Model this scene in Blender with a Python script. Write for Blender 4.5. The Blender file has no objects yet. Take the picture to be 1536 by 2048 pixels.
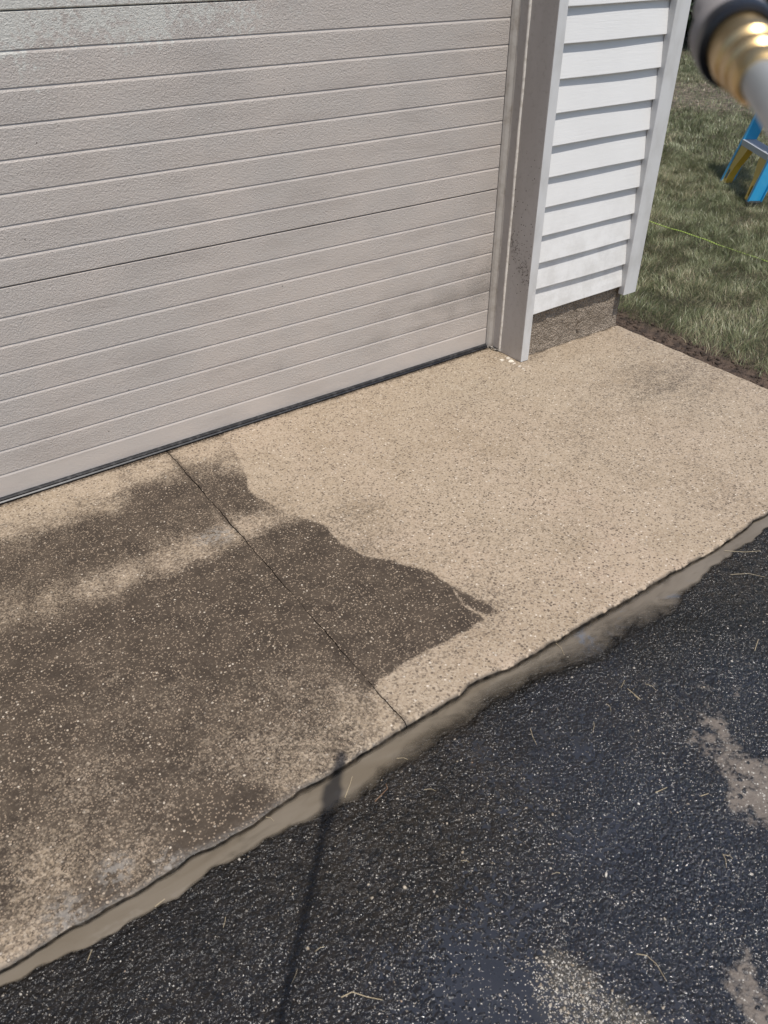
import bpy, bmesh, math, random
import numpy as np
from mathutils import Vector, Matrix
random.seed(7); rng = np.random.default_rng(7)
SC = bpy.context.scene
COL = SC.collection

# ------------------------------------------------------------------ camera
CAM = np.array([-2.0371, -2.2188, 1.35418]); FPX = 1544.64
PITCH, YAW, ROLL = 0.6357822, 0.6007462, -0.0071099
_cy, _sy = math.cos(YAW), math.sin(YAW)
FW = np.array([_sy*math.cos(PITCH), _cy*math.cos(PITCH), -math.sin(PITCH)])
_rt = np.array([_cy, -_sy, 0.0]); _up = np.cross(_rt, FW)
RT = math.cos(ROLL)*_rt + math.sin(ROLL)*_up
UP = -math.sin(ROLL)*_rt + math.cos(ROLL)*_up

def ray(px, py): return RT*(px-768)/FPX - UP*(py-1024)/FPX + FW
def at(px, py, z=0.0):
    """photo pixel -> point on the horizontal plane of height z"""
    d = ray(px, py); t = (z-CAM[2])/d[2]; return CAM + t*d
def at_y(px, py, y):
    d = ray(px, py); t = (y-CAM[1])/d[1]; return CAM + t*d

cd = bpy.data.cameras.new("camera"); cam = bpy.data.objects.new("camera", cd); COL.objects.link(cam)
M = Matrix([[RT[i], UP[i], -FW[i], CAM[i]] for i in range(3)] + [[0, 0, 0, 1]]); cam.matrix_world = M
cd.sensor_fit = 'VERTICAL'; cd.sensor_height = 36; cd.sensor_width = 27
cd.lens = FPX/2048*36
cd.clip_start = 0.02; cd.clip_end = 500
cd.dof.use_dof = True; cd.dof.focus_distance = 2.6; cd.dof.aperture_fstop = 7.5
SC.camera = cam

# ------------------------------------------------------------------ light
SUN = Vector((-0.03, -1.0, 2.50)).normalized()
W = bpy.data.worlds.new("World"); SC.world = W; W.use_nodes = True
nt = W.node_tree; nt.nodes.clear()
sky = nt.nodes.new('ShaderNodeTexSky'); sky.sky_type = 'NISHITA'; sky.sun_disc = False
sky.sun_elevation = math.asin(SUN.z); sky.sun_rotation = math.atan2(SUN.x, SUN.y)
sky.air_density = 1.0; sky.dust_density = 1.5; sky.ozone_density = 1.0
bg = nt.nodes.new('ShaderNodeBackground'); bg.inputs[1].default_value = 0.12
wo = nt.nodes.new('ShaderNodeOutputWorld'); nt.links.new(sky.outputs[0], bg.inputs[0]); nt.links.new(bg.outputs[0], wo.inputs[0])
sd = bpy.data.lights.new("sun", 'SUN'); sd.energy = 4.0; sd.angle = math.radians(0.55); sd.color = (1.0, 0.955, 0.89)
sun = bpy.data.objects.new("sun", sd); COL.objects.link(sun); sun.location = (0, -5, 12)
sun.rotation_euler = SUN.to_track_quat('Z', 'Y').to_euler()
SC.view_settings.view_transform = 'Standard'; SC.view_settings.look = 'None'
SC.view_settings.exposure = 0.0; SC.view_settings.gamma = 1
SC.render.engine = 'CYCLES'
SC.render.resolution_x = 768; SC.render.resolution_y = 1024

# ------------------------------------------------------------------ node helpers
class N:
    def __init__(s, name):
        s.m = bpy.data.materials.new(name); s.m.use_nodes = True; s.t = s.m.node_tree; s.t.nodes.clear()
        s.out = s.t.nodes.new('ShaderNodeOutputMaterial'); s.b = s.t.nodes.new('ShaderNodeBsdfPrincipled')
        s.link(s.b.outputs[0], s.out.inputs[0]); s.co = s.t.nodes.new('ShaderNodeTexCoord').outputs['Object']
    def link(s, a, b): s.t.links.new(a, b)
    def put(s, sock, v):
        if isinstance(v, bpy.types.NodeSocket): s.link(v, sock)
        elif v is not None:
            if hasattr(sock.default_value, '__len__') and not hasattr(v, '__len__'): v = [v]*len(sock.default_value)
            if hasattr(v, '__len__') and len(sock.default_value) == 4 and len(v) == 3: v = (*v, 1)
            sock.default_value = v
    def set(s, **k):
        for a, v in k.items(): s.put(s.b.inputs[a.replace('_', ' ')], v)
        return s
    def attr(s, n):
        a = s.t.nodes.new('ShaderNodeAttribute'); a.attribute_name = n; return a.outputs['Fac']
    def scale(s, v, sc):
        n = s.t.nodes.new('ShaderNodeVectorMath'); n.operation = 'MULTIPLY'; s.put(n.inputs[0], v); s.put(n.inputs[1], sc); return n.outputs[0]
    def vadd(s, v, w):
        n = s.t.nodes.new('ShaderNodeVectorMath'); n.operation = 'ADD'; s.put(n.inputs[0], v); s.put(n.inputs[1], w); return n.outputs[0]
    def noise(s, sc, det=3, rough=.55, co=None, dist=0, color=False):
        n = s.t.nodes.new('ShaderNodeTexNoise'); s.put(n.inputs['Vector'], co or s.co); n.inputs['Scale'].default_value = sc
        n.inputs['Detail'].default_value = det; n.inputs['Roughness'].default_value = rough; n.inputs['Distortion'].default_value = dist
        return n.outputs['Color'] if color else n.outputs['Fac']
    def vor(s, sc, co=None, feat='F1', rnd=1.0):
        n = s.t.nodes.new('ShaderNodeTexVoronoi'); n.feature = feat; s.put(n.inputs['Vector'], co or s.co); n.inputs['Scale'].default_value = sc
        n.inputs['Randomness'].default_value = rnd
        sep = s.t.nodes.new('ShaderNodeSeparateColor'); s.link(n.outputs['Color'], sep.inputs[0])
        return n.outputs['Distance'], sep.outputs[0], sep.outputs[1]
    def math(s, op, a, b=None, c=None, clamp=False):
        n = s.t.nodes.new('ShaderNodeMath'); n.operation = op; n.use_clamp = clamp
        for i, v in enumerate((a, b, c)):
            if v is not None: s.put(n.inputs[i], v)
        return n.outputs[0]
    def ss(s, v, a, b, lo=0.0, hi=1.0):
        n = s.t.nodes.new('ShaderNodeMapRange'); n.interpolation_type = 'SMOOTHSTEP'
        s.put(n.inputs[0], v); s.put(n.inputs[1], a); s.put(n.inputs[2], b); s.put(n.inputs[3], lo); s.put(n.inputs[4], hi)
        return n.outputs[0]
    def mix(s, f, a, b, mode='MIX'):
        n = s.t.nodes.new('ShaderNodeMix'); n.data_type = 'RGBA'; n.blend_type = mode
        s.put(n.inputs[0], f); s.put(n.inputs[6], a); s.put(n.inputs[7], b); return n.outputs[2]
    def mixf(s, f, a, b):
        n = s.t.nodes.new('ShaderNodeMix'); s.put(n.inputs[0], f); s.put(n.inputs[2], a); s.put(n.inputs[3], b); return n.outputs[0]
    def bump(s, h, dist, strength=1.0, prev=None):
        n = s.t.nodes.new('ShaderNodeBump'); s.put(n.inputs['Height'], h); n.inputs['Distance'].default_value = dist
        s.put(n.inputs['Strength'], strength)
        if prev: s.link(prev, n.inputs['Normal'])
        return n.outputs[0]
    def sep(s, co=None):
        n = s.t.nodes.new('ShaderNodeSeparateXYZ'); s.put(n.inputs[0], co or s.co); return n.outputs

# ------------------------------------------------------------------ mesh helpers
def link(o, parent=None):
    COL.objects.link(o)
    if parent: o.parent = parent
    return o
def tag(o, label=None, cat=None, group=None, kind=None):
    for k, v in (('label', label), ('category', cat), ('group', group), ('kind', kind)):
        if v: o[k] = v
    return o
def empty(name, loc=(0, 0, 0)):
    o = bpy.data.objects.new(name, None); o.location = loc; o.empty_display_size = .1; return link(o)
def mesh_np(name, V, F, mat, parent=None, smooth=False):
    """V (n,3) array, F (m,k) array of equal-sized faces"""
    V = np.asarray(V, dtype=np.float32); F = np.asarray(F, dtype=np.int32)
    me = bpy.data.meshes.new(name); k = F.shape[1]
    me.vertices.add(len(V)); me.vertices.foreach_set('co', V.ravel())
    me.loops.add(F.size); me.loops.foreach_set('vertex_index', F.ravel())
    me.polygons.add(len(F)); me.polygons.foreach_set('loop_start', np.arange(0, F.size, k, dtype=np.int32))
    me.polygons.foreach_set('loop_total', np.full(len(F), k, dtype=np.int32))
    me.update(calc_edges=True); me.validate()
    me.materials.append(mat)
    me.polygons.foreach_set('use_smooth', [bool(smooth)]*len(F))
    o = bpy.data.objects.new(name, me); return link(o, parent)
def set_attr(o, name, arr):
    a = o.data.attributes.new(name, 'FLOAT', 'POINT'); a.data.foreach_set('value', np.asarray(arr, dtype=np.float32))

class MB:
    def __init__(s): s.bm = bmesh.new()
    def box(s, x0, x1, y0, y1, z0, z1, bev=0):
        vs = [s.bm.verts.new((x, y, z)) for x in (x0, x1) for y in (y0, y1) for z in (z0, z1)]
        fs = [s.bm.faces.new([vs[i] for i in f]) for f in ((0, 1, 3, 2), (4, 6, 7, 5), (0, 4, 5, 1), (2, 3, 7, 6), (0, 2, 6, 4), (1, 5, 7, 3))]
        if bev:
            es = {e for f in fs for e in f.edges}
            bmesh.ops.bevel(s.bm, geom=list(es), offset=bev, segments=2, affect='EDGES', profile=.5)
        return s
    def prism(s, poly, axis, a, b):
        """poly: list of 2-D points; extruded along axis ('x','y','z') from a to b"""
        def P(p, t): return {'x': (t, p[0], p[1]), 'y': (p[0], t, p[1]), 'z': (p[0], p[1], t)}[axis]
        A = [s.bm.verts.new(P(p, a)) for p in poly]; B = [s.bm.verts.new(P(p, b)) for p in poly]; n = len(poly)
        s.bm.faces.new(A); s.bm.faces.new(B[::-1])
        for i in range(n): s.bm.faces.new((A[i], A[(i+1) % n], B[(i+1) % n], B[i]))
        return s
    def tube(s, pts, r, seg=16, cap=True):
        pts = [Vector(p) for p in pts]; n = len(pts); rings = []
        rr = r if hasattr(r, '__len__') else [r]*n
        d0 = (pts[1]-pts[0]).normalized(); u = d0.orthogonal().normalized()
        for i, p in enumerate(pts):
            d = (pts[min(i+1, n-1)]-pts[max(i-1, 0)])
            d = d.normalized() if d.length > 1e-9 else d0
            u = (u-d*u.dot(d)).normalized(); v = d.cross(u)
            rings.append([s.bm.verts.new(p+(u*math.cos(t)+v*math.sin(t))*rr[i]) for t in [2*math.pi*k/seg for k in range(seg)]])
        for a, b in zip(rings, rings[1:]):
            for k in range(seg): s.bm.faces.new((a[k], a[(k+1) % seg], b[(k+1) % seg], b[k]))
        if cap: s.bm.faces.new(rings[0][::-1]); s.bm.faces.new(rings[-1])
        return s
    def lathe(s, prof, seg=48, hex_=()):
        """prof: list of (t along z, radius); hex_ marks rings drawn as hexagons"""
        rings = []
        for i, (t, r) in enumerate(prof):
            ring = []
            for k in range(seg):
                a = 2*math.pi*k/seg; q = r
                if i in hex_:
                    b = (a % (math.pi/3))-math.pi/6; q = r*min(1.0, math.cos(math.pi/6)/math.cos(b)*1.03)
                ring.append(s.bm.verts.new((q*math.cos(a), q*math.sin(a), t)))
            rings.append(ring)
        for a, b in zip(rings, rings[1:]):
            for k in range(seg): s.bm.faces.new((a[k], a[(k+1) % seg], b[(k+1) % seg], b[k]))
        s.bm.faces.new(rings[0][::-1]); s.bm.faces.new(rings[-1]); return s
    def build(s, name, mat, parent=None, smooth=False, mw=None):
        bmesh.ops.recalc_face_normals(s.bm, faces=s.bm.faces)
        if mw is not None: bmesh.ops.transform(s.bm, matrix=mw, verts=s.bm.verts)
        me = bpy.data.meshes.new(name); s.bm.to_mesh(me); s.bm.free(); me.materials.append(mat)
        if smooth:
            me.polygons.foreach_set('use_smooth', [True]*len(me.polygons))
            me.set_sharp_from_angle(angle=math.radians(38))
        return link(bpy.data.objects.new(name, me), parent)

def field(X, Y, pts, p=3.0, eps=.02):
    """smooth interpolation of (x, y, value) control points"""
    q = np.asarray(pts); out = np.zeros(X.shape); w = np.zeros(X.shape)
    for x, y, v in q:
        k = 1.0/((X-x)**2+(Y-y)**2+eps**2)**(p/2); out += k*v; w += k
    return out/w
def polydist(X, Y, poly):
    """signed distance to a closed polygon, positive inside"""
    P = np.asarray(poly); ins = np.zeros(X.shape, bool); D = np.full(X.shape, 1e9)
    for (x0, y0), (x1, y1) in zip(P, np.roll(P, -1, axis=0)):
        c = (y0 > Y) != (y1 > Y)
        with np.errstate(divide='ignore', invalid='ignore'): ins ^= c & (X < (x1-x0)*(Y-y0)/(y1-y0+1e-12)+x0)
        dx, dy = x1-x0, y1-y0; t = np.clip(((X-x0)*dx+(Y-y0)*dy)/(dx*dx+dy*dy+1e-12), 0, 1)
        D = np.minimum(D, np.hypot(X-x0-t*dx, Y-y0-t*dy))
    return np.where(ins, D, -D)
def vnoise(X, Y, s, seed):
    """value noise on a lattice, about 0..1"""
    r = np.random.default_rng(seed).random((256, 256)); x, y = X*s+100, Y*s+100
    xi, yi = np.floor(x).astype(int), np.floor(y).astype(int); fx, fy = x-xi, y-yi
    fx, fy = fx*fx*(3-2*fx), fy*fy*(3-2*fy); g = lambda a, b: r[a % 256, b % 256]
    return (g(xi, yi)*(1-fx)+g(xi+1, yi)*fx)*(1-fy)+(g(xi, yi+1)*(1-fx)+g(xi+1, yi+1)*fx)*fy
def sst(v, a, b): t = np.clip((v-a)/(b-a), 0, 1); return t*t*(3-2*t)

# ------------------------------------------------------------------ materials
def plain(name, col, rough=.5, metal=0.0, **k):
    return N(name).set(Base_Color=col, Roughness=rough, Metallic=metal, **k).m

def mat_concrete():
    n = N('concrete'); D = n.attr('dirt')
    big = n.noise(2.2, 3); mid = n.noise(14, 4, .6); fine = n.noise(160, 3, .6); mid2 = n.noise(45, 3, .6)
    warp = n.vadd(n.co, n.scale(n.noise(220, 2, color=True), .0035))
    d1, r1, q1 = n.vor(115, warp)          # 8 mm aggregate
    d2, r2, q2 = n.vor(240, warp)          # fine grains
    # clean: tan paste, dark chips, pale chips
    cl = n.mix(n.ss(big, .38, .62), (.365, .282, .200), (.378, .288, .210))
    tone = n.attr('tone')
    cl = n.mix(tone, cl, (.325, .265, .192)); cl = n.mix(n.math('MULTIPLY', n.ss(n.noise(5, 4, .65), .45, .68), .7), cl, (.27, .205, .138))
    cl = n.mix(n.ss(mid, .35, .7, 0, .6), cl, (.32, .25, .175))
    cl = n.mix(n.math('MULTIPLY', n.ss(q2, .3, .95), .4), cl, (.50, .42, .33))
    dk1 = n.math('MULTIPLY', n.ss(r1, .74, .80), n.ss(d1, .50, .25))
    dk2 = n.math('MULTIPLY', n.ss(r2, n.mixf(n.ss(mid2, .35, .65), .84, .45), .93), n.ss(d2, .6, .3))
    cl = n.mix(n.math('MULTIPLY', dk2, .88), cl, (.085, .062, .042))
    cl = n.mix(n.math('MULTIPLY', dk1, .85), cl, (.085, .062, .045))
    wh = n.math('MULTIPLY', n.ss(q1, .90, .94), n.ss(d1, .42, .2))
    cl = n.mix(n.math('MULTIPLY', wh, .7), cl, (.70, .62, .52))
    # grimy: dark film with stones poking through
    dt = n.mix(n.ss(mid, .3, .7), (.042, .031, .0225), (.076, .057, .041))
    dt = n.mix(n.math('MULTIPLY', n.ss(r2, .66, .86), n.ss(d2, .60, .30)), dt, (.28, .215, .155))
    st = n.math('MULTIPLY', n.ss(r1, .86, .92), n.ss(d1, .36, .16))
    dt = n.mix(st, dt, n.mix(q1, (.36, .28, .20), (.56, .49, .40)))
    f = n.math('ADD', D, n.math('MULTIPLY', n.math('SUBTRACT', fine, .5), .8))
    f = n.math('ADD', f, n.math('MULTIPLY', n.math('SUBTRACT', mid2, .5), .55))
    f = n.math('ADD', f, n.math('MULTIPLY', n.math('SUBTRACT', r2, .5), .38))
    f = n.ss(f, .13, .75)
    col = n.mix(f, cl, dt)
    col = n.mix(n.attr('tar'), col, n.mix(n.ss(mid2, .4, .6), (.020, .017, .014), (.075, .058, .042)))
    gr = n.math('MULTIPLY', n.attr('grey'), n.ss(n.noise(70, 4), .42, .58))
    col = n.mix(n.math('MULTIPLY', gr, .6), col, (.27, .25, .225))
    col = n.mix(n.attr('paint'), col, (.62, .56, .48))
    h = n.math('ADD', n.math('MULTIPLY', n.math('SUBTRACT', 1, d1), .7), n.math('MULTIPLY', fine, .6))
    h = n.math('SUBTRACT', h, n.math('MULTIPLY', dk1, .5))
    n.set(Base_Color=col, Roughness=n.mixf(f, .62, .48), Normal=n.bump(h, .0012, .8))
    n.b.inputs['Specular IOR Level'].default_value = .35
    return n.m

def mat_asphalt():
    n = N('wet_asphalt')
    warp = n.vadd(n.co, n.scale(n.noise(150, 2, color=True), .006))
    d1, r1, q1 = n.vor(125, warp); d2, r2, q2 = n.vor(260, warp); d3, r3, q3 = n.vor(70, warp); d4, r4, q4 = n.vor(430, warp)
    mid = n.noise(20, 4, .6); fine = n.noise(300, 2); big = n.noise(5, 3)
    sheen = n.attr('sheen'); wet = n.attr('film'); dry = n.attr('dry'); silt = n.attr('silt'); grav = n.attr('gravel')
    h = n.math('ADD', n.math('MULTIPLY', n.math('SUBTRACT', .75, d1), 1.0), n.math('MULTIPLY', n.math('SUBTRACT', .75, d2), .45))
    h = n.math('ADD', h, n.math('MULTIPLY', n.math('SUBTRACT', mid, .5), 1.0)); h = n.math('ADD', h, n.math('MULTIPLY', n.math('SUBTRACT', .6, d3), .55))
    level = n.mixf(wet, -.5, 1.12)
    hw = n.math('SMOOTH_MAX', h, level, .12)
    film = n.ss(n.math('SUBTRACT', level, h), -.08, .05)
    gv = n.math('MULTIPLY', n.ss(n.math('ADD', grav, n.math('MULTIPLY', n.math('SUBTRACT', mid, .5), .8)), .45, .8), .8)
    col = n.mix(n.ss(big, .35, .65), n.mix(sheen, (.007, .0062, .0058), (.0085, .0100, .0165)), n.mix(sheen, (.010, .009, .0085), (.012, .0138, .0205)))  # navy second tones: sky reflection painted into the asphalt's base colour
    dens = n.math('MULTIPLY', n.attr('speck'), n.ss(n.math('ADD', n.math('MULTIPLY', big, .6), n.math('MULTIPLY', mid, .4)), .36, .60, .45, 1.1))
    gq = n.ss(n.math('ADD', grav, n.math('MULTIPLY', n.math('SUBTRACT', n.noise(24, 5, .7), .5), 1.2)), .30, 1.0)
    thr = n.mixf(gq, n.mixf(dens, .998, .885), .50); thb = n.mixf(gq, n.mixf(dens, .999, .966), .60)
    pb = n.math('MAXIMUM', n.math('MULTIPLY', n.ss(r4, thr, n.math('ADD', thr, .02)), n.ss(d4, .48, .28)), n.math('MULTIPLY', n.ss(r2, thb, n.math('ADD', thb, .01)), n.ss(d2, .42, .22)))
    pb2 = n.math('MULTIPLY', n.ss(r1, n.mixf(gq, .99, .5), n.mixf(gq, .995, .65)), n.ss(d1, .38, .22))
    pc = n.mix(q2, (.33, .27, .20), (.62, .58, .52))
    pc2 = n.mix(q1, (.30, .24, .17), (.52, .48, .42))
    col = n.mix(gv, col, n.mix(n.noise(90, 4, .7), (.03, .027, .023), (.13, .118, .098)))
    sl = n.math('MULTIPLY', silt, n.ss(n.math('ADD', n.noise(60, 4, .7), n.math('MULTIPLY', q2, .12)), .42, .66))
    col = n.mix(n.math('MULTIPLY', sl, .42), col, (.062, .048, .034))
    col = n.mix(n.math('MULTIPLY', film, .8), col, (.032, .034, .041)); col = n.mix(pb, col, pc); col = n.mix(pb2, col, pc2)  # film's blue-grey stands in for reflected sky, painted as base colour
    dm = n.ss(n.math('ADD', dry, n.math('MULTIPLY', n.math('SUBTRACT', n.noise(30, 6, .72), .5), 1.3)), .46, .72)
    dm = n.math('MULTIPLY', dm, n.ss(n.math('ADD', r1, n.math('MULTIPLY', mid, .5)), .22, .42))
    dc = n.mix(n.noise(55, 4, .65), (.085, .068, .055), (.215, .18, .15))
    dc = n.mix(n.math('MULTIPLY', n.ss(q2, .84, .92), n.ss(d2, .5, .3)), dc, (.5, .47, .42))
    col = n.mix(n.math('MULTIPLY', dm, .9), col, dc)
    rough = n.mixf(film, n.mixf(sheen, .22, .12), .05); rough = n.mixf(dm, rough, .75); rough = n.mixf(pb, rough, .5)
    hb = n.mixf(dm, hw, n.math('ADD', n.math('MULTIPLY', h, .35), .5))
    n.set(Base_Color=col, Roughness=rough, Normal=n.bump(hb, .0045, 1.0))
    n.put(n.b.inputs['Specular IOR Level'], n.mixf(sheen, .38, .62))
    return n.m

def mat_water():
    n = N('muddy_water'); dep = n.attr('depth')
    st = n.noise(9, 4, .6, co=n.scale(n.co, (.35, 1.6, 1)), dist=.6)
    col = n.mix(n.ss(st, .35, .68), (.145, .119, .088), (.178, .150, .116))
    col = n.mix(n.math('MULTIPLY', n.ss(n.noise(7, 5, .7, co=n.scale(n.co, (.7, 1.2, 1)), dist=1.0), .50, .66), n.math('MULTIPLY', n.ss(n.sep()[0], -1.1, -.9), n.ss(n.sep()[0], -.4, -.6))), col, (.15, .155, .17))  # blue-grey patches: sky sheen on the water put into its colour
    w = n.noise(26, 2, .5)
    f = n.math('ADD', dep, n.math('MULTIPLY', n.math('SUBTRACT', n.noise(22, 4, .6, co=n.scale(n.co, (.6, 1.3, 1)), dist=1.5), .5), .75))
    n.set(Base_Color=col, Roughness=.05, Alpha=n.math('MULTIPLY', n.math('MULTIPLY', f, 1.25, clamp=True), n.ss(dep, 0, .12)), Normal=n.bump(w, .003, .12))
    return n.m

def mat_door():
    n = N('door_enamel'); s = n.sep()
    warp = n.vadd(n.co, n.scale(n.noise(260, 2, color=True), .004))
    emb = n.noise(230, 2, .5, dist=1.0); emb2 = n.noise(110, 3, .6)
    grime = n.attr('grime'); chalk = n.attr('chalk'); tex = n.attr('tex')
    base = n.mix(n.ss(n.noise(4, 3), .35, .65), (.525, .468, .42), (.49, .445, .405))
    base = n.mix(n.math('MULTIPLY', n.ss(n.noise(9, 4, .6, co=n.scale(n.co, (.35, 1, 1.6))), .45, .7), .45), base, (.39, .345, .31))
    c = n.ss(n.math('ADD', chalk, n.math('MULTIPLY', n.math('SUBTRACT', n.noise(62, 6, .75), .5), 2.0)), .48, .62)
    base = n.mix(n.math('MULTIPLY', c, .85), base, (.60, .59, .54))
    g = n.math('ADD', grime, n.math('MULTIPLY', n.math('SUBTRACT', n.noise(420, 3, .7), .5), 1.5))
    base = n.mix(n.math('MULTIPLY', n.ss(g, .52, .9), .60), base, (.12, .105, .09))
    d, r, q = n.vor(34)
    spk = n.math('MULTIPLY', n.ss(r, .972, .98), n.ss(d, .10, .05))
    base = n.mix(spk, base, (.05, .04, .03))
    n.set(Base_Color=base, Roughness=.5, Normal=n.bump(n.math('MULTIPLY', n.math('ADD', n.math('SUBTRACT', emb, .5), n.math('MULTIPLY', n.math('SUBTRACT', emb2, .5), .4)), tex), .0036, .8))
    return n.m

def mat_reveal():
    n = N('aluminium_wrap'); s = n.sep()
    base = n.mix(n.ss(n.noise(6, 3, co=n.scale(n.co, (1, 1, .25))), .3, .7), (.40, .362, .33), (.48, .445, .415))
    base = n.mix(n.math('MULTIPLY', n.ss(n.noise(60, 5, .7), .5, .75), .4), base, (.25, .21, .18))
    z = s[2]
    band = n.math('MULTIPLY', n.ss(z, .20, .33), n.ss(z, .85, .38))
    d, r, q = n.vor(120); d2, r2, q2 = n.vor(60, n.vadd(n.co, n.scale(n.noise(90, 2, color=True), .02)))
    thr = n.mixf(band, 1.0, .90)
    k = n.math('MULTIPLY', n.ss(r, thr, n.math('ADD', thr, .02)), n.ss(d, .34, .2))
    base = n.mix(k, base, (.05, .035, .025))
    # clotted dirt running down to the outer edge about 0.35 m up
    line = n.math('ABSOLUTE', n.math('SUBTRACT', n.math('ADD', n.math('MULTIPLY', s[1], -1.15), z), n.math('ADD', .50, n.math('MULTIPLY', n.noise(16, 3), .09))))
    cl = n.math('MULTIPLY', n.ss(line, .07, .0), n.ss(n.noise(90, 5, .75), .52, .58))
    cl = n.math('MULTIPLY', cl, n.ss(s[1], -.05, -.09))
    base = n.mix(n.math('MULTIPLY', cl, .9), base, (.035, .025, .02))
    n.set(Base_Color=base, Roughness=.42, Normal=n.bump(n.noise(40, 3), .0008, .3))
    return n.m

def mat_siding():
    n = N('vinyl_siding'); s = n.sep()
    co = n.scale(n.co, (6, 6, 120)); g = n.noise(1.6, 4, .6, co=co, dist=1.2)
    base = n.mix(n.ss(n.noise(3, 3), .35, .7), (.76, .75, .73), (.72, .71, .69))
    low = n.ss(s[2], .75, .2); base = n.mix(n.math('MULTIPLY', n.math('MULTIPLY', low, n.ss(n.noise(14, 5, .7), .35, .7)), .55), base, (.52, .50, .47))
    n.set(Base_Color=base, Roughness=.45, Normal=n.bump(g, .0010, .55))
    return n.m

def mat_trim():
    n = N('white_trim')
    base = n.mix(n.ss(n.noise(12, 5, .6, co=n.scale(n.co, (1, 1, .5))), .4, .75), (.64, .635, .625), (.53, .52, .50))
    n.set(Base_Color=base, Roughness=.4); return n.m

def mat_block():
    n = N('foundation_block'); fine = n.noise(190, 4, .7); mid = n.noise(22, 4, .6)
    d, r, q = n.vor(150, n.vadd(n.co, n.scale(n.noise(150, 2, color=True), .006)))
    c = n.mix(n.ss(fine, .35, .65), (.16, .13, .10), (.42, .345, .27))
    c = n.mix(n.math('MULTIPLY', n.ss(r, .85, .9), n.ss(d, .4, .2)), c, (.5, .43, .34))
    c = n.mix(n.ss(mid, .45, .7, 0, .5), c, (.12, .09, .06))
    n.set(Base_Color=c, Roughness=.9, Normal=n.bump(n.math('ADD', fine, d), .006, 1)); return n.m

def mat_soil():
    n = N('soil'); c = n.mix(n.ss(n.noise(28, 5, .7), .35, .65), (.045, .030, .020), (.125, .085, .06))
    n.set(Base_Color=c, Roughness=.9, Normal=n.bump(n.noise(55, 5, .7), .02, 1)); return n.m

def mat_lawn_ground():
    n = N('lawn_ground')
    c = n.mix(n.ss(n.noise(.8, 5, .65), .40, .62), (.028, .033, .014), (.12, .085, .05))
    c = n.mix(n.math('MULTIPLY', n.ss(n.noise(40, 4, .7), .45, .6), .6), c, (.03, .04, .014))
    n.set(Base_Color=c, Roughness=.95, Normal=n.bump(n.noise(60, 4), .03, 1)); return n.m

def mat_blade():
    n = N('grass_blade'); r = n.attr('rnd')
    c = n.mix(n.ss(r, 0, .55), (.105, .135, .055), (.215, .235, .12))
    c = n.mix(n.ss(r, .55, .8), c, (.30, .29, .165)); c = n.mix(n.ss(r, .80, .90), c, (.44, .37, .24))
    n.set(Base_Color=c, Roughness=.42); n.b.inputs['Specular IOR Level'].default_value = .6
    n.b.inputs['Subsurface Weight'].default_value = 0
    return n.m

C_CONC = mat_concrete(); C_ASPH = mat_asphalt(); C_WATER = mat_water(); C_DOOR = mat_door(); C_REV = mat_reveal()
C_SID = mat_siding(); C_TRIM = mat_trim(); C_BLOCK = mat_block(); C_SOIL = mat_soil(); C_LAWN = mat_lawn_ground(); C_BLADE = mat_blade()
C_RUB = N('black_rubber'); C_RUB.set(Base_Color=C_RUB.mix(C_RUB.ss(C_RUB.noise(60, 4), .45, .7), (.012, .013, .016), (.05, .05, .052)), Roughness=.33); C_RUB = C_RUB.m
C_DARK = plain('dark_interior', (.02, .018, .016), .9)
C_CAULK = N('caulk'); C_CAULK.set(Base_Color=C_CAULK.mix(C_CAULK.ss(C_CAULK.noise(60, 4), .4, .7), (.74, .69, .62), (.55, .50, .43)), Roughness=.6); C_CAULK = C_CAULK.m
C_STRIP = N('weather_strip'); C_STRIP.set(Base_Color=C_STRIP.mix(C_STRIP.ss(C_STRIP.noise(14, 5, .7), .42, .75), (.50, .46, .41), (.33, .28, .23)), Roughness=.5); C_STRIP = C_STRIP.m

# ------------------------------------------------------------------ outlines read off the ground plane
SLAB_PX = [(0,1938),(49,1912),(88,1886),(130,1857),(176,1837),(208,1815),(247,1795),(293,1769),(342,1737),(384,1707),(423,1691),(500,1649),
 (600,1577),(659,1547),(707,1515),(756,1486),(808,1453),(847,1430),(900,1398),(919,1388),(938,1368),(968,1352),(1017,1334),(1072,1303),(1100,1285),
 (1151,1256),(1168,1245),(1213,1220),(1253,1197),(1287,1177),(1344,1143),(1384,1122),(1426,1100),(1466,1072),(1486,1059),(1509,1038),(1536,1026)]
WATER_PX = [(0,1974),(75,1935),(156,1903),(202,1877),(293,1828),(374,1779),(420,1743),(500,1698),(600,1645),(665,1622),(707,1603),(763,1560),
 (847,1508),(925,1456),(990,1407),(1060,1372),(1100,1352),(1185,1325),(1236,1290),(1270,1262),(1341,1231),(1370,1190),(1407,1149),(1452,1115),(1492,1089),(1536,1055)]
ZW = -0.011                                       # water level below the slab
edge = np.array([at(x, y)[:2] for x, y in SLAB_PX]); edge = edge[np.argsort(edge[:, 0])]
wat = np.array([at(x, y, ZW)[:2] for x, y in WATER_PX]); wat = wat[np.argsort(wat[:, 0])]
XR = .614                                         # right edge of the slab
_e = rng.normal(0, .006, 200)
xl = np.arange(-5.2, edge[0, 0]-.05, .11); xr = np.arange(edge[-1, 0]+.05, XR+.2, .09)
EX = np.concatenate([xl, edge[:, 0], xr]); EY = np.concatenate([edge[0, 1]+_e[:len(xl)], edge[:, 1], edge[-1, 1]+_e[60:60+len(xr)]+.01])
xl = np.arange(-5.2, wat[0, 0]-.05, .11); xr = np.arange(wat[-1, 0]+.05, XR+.2, .09)
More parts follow.
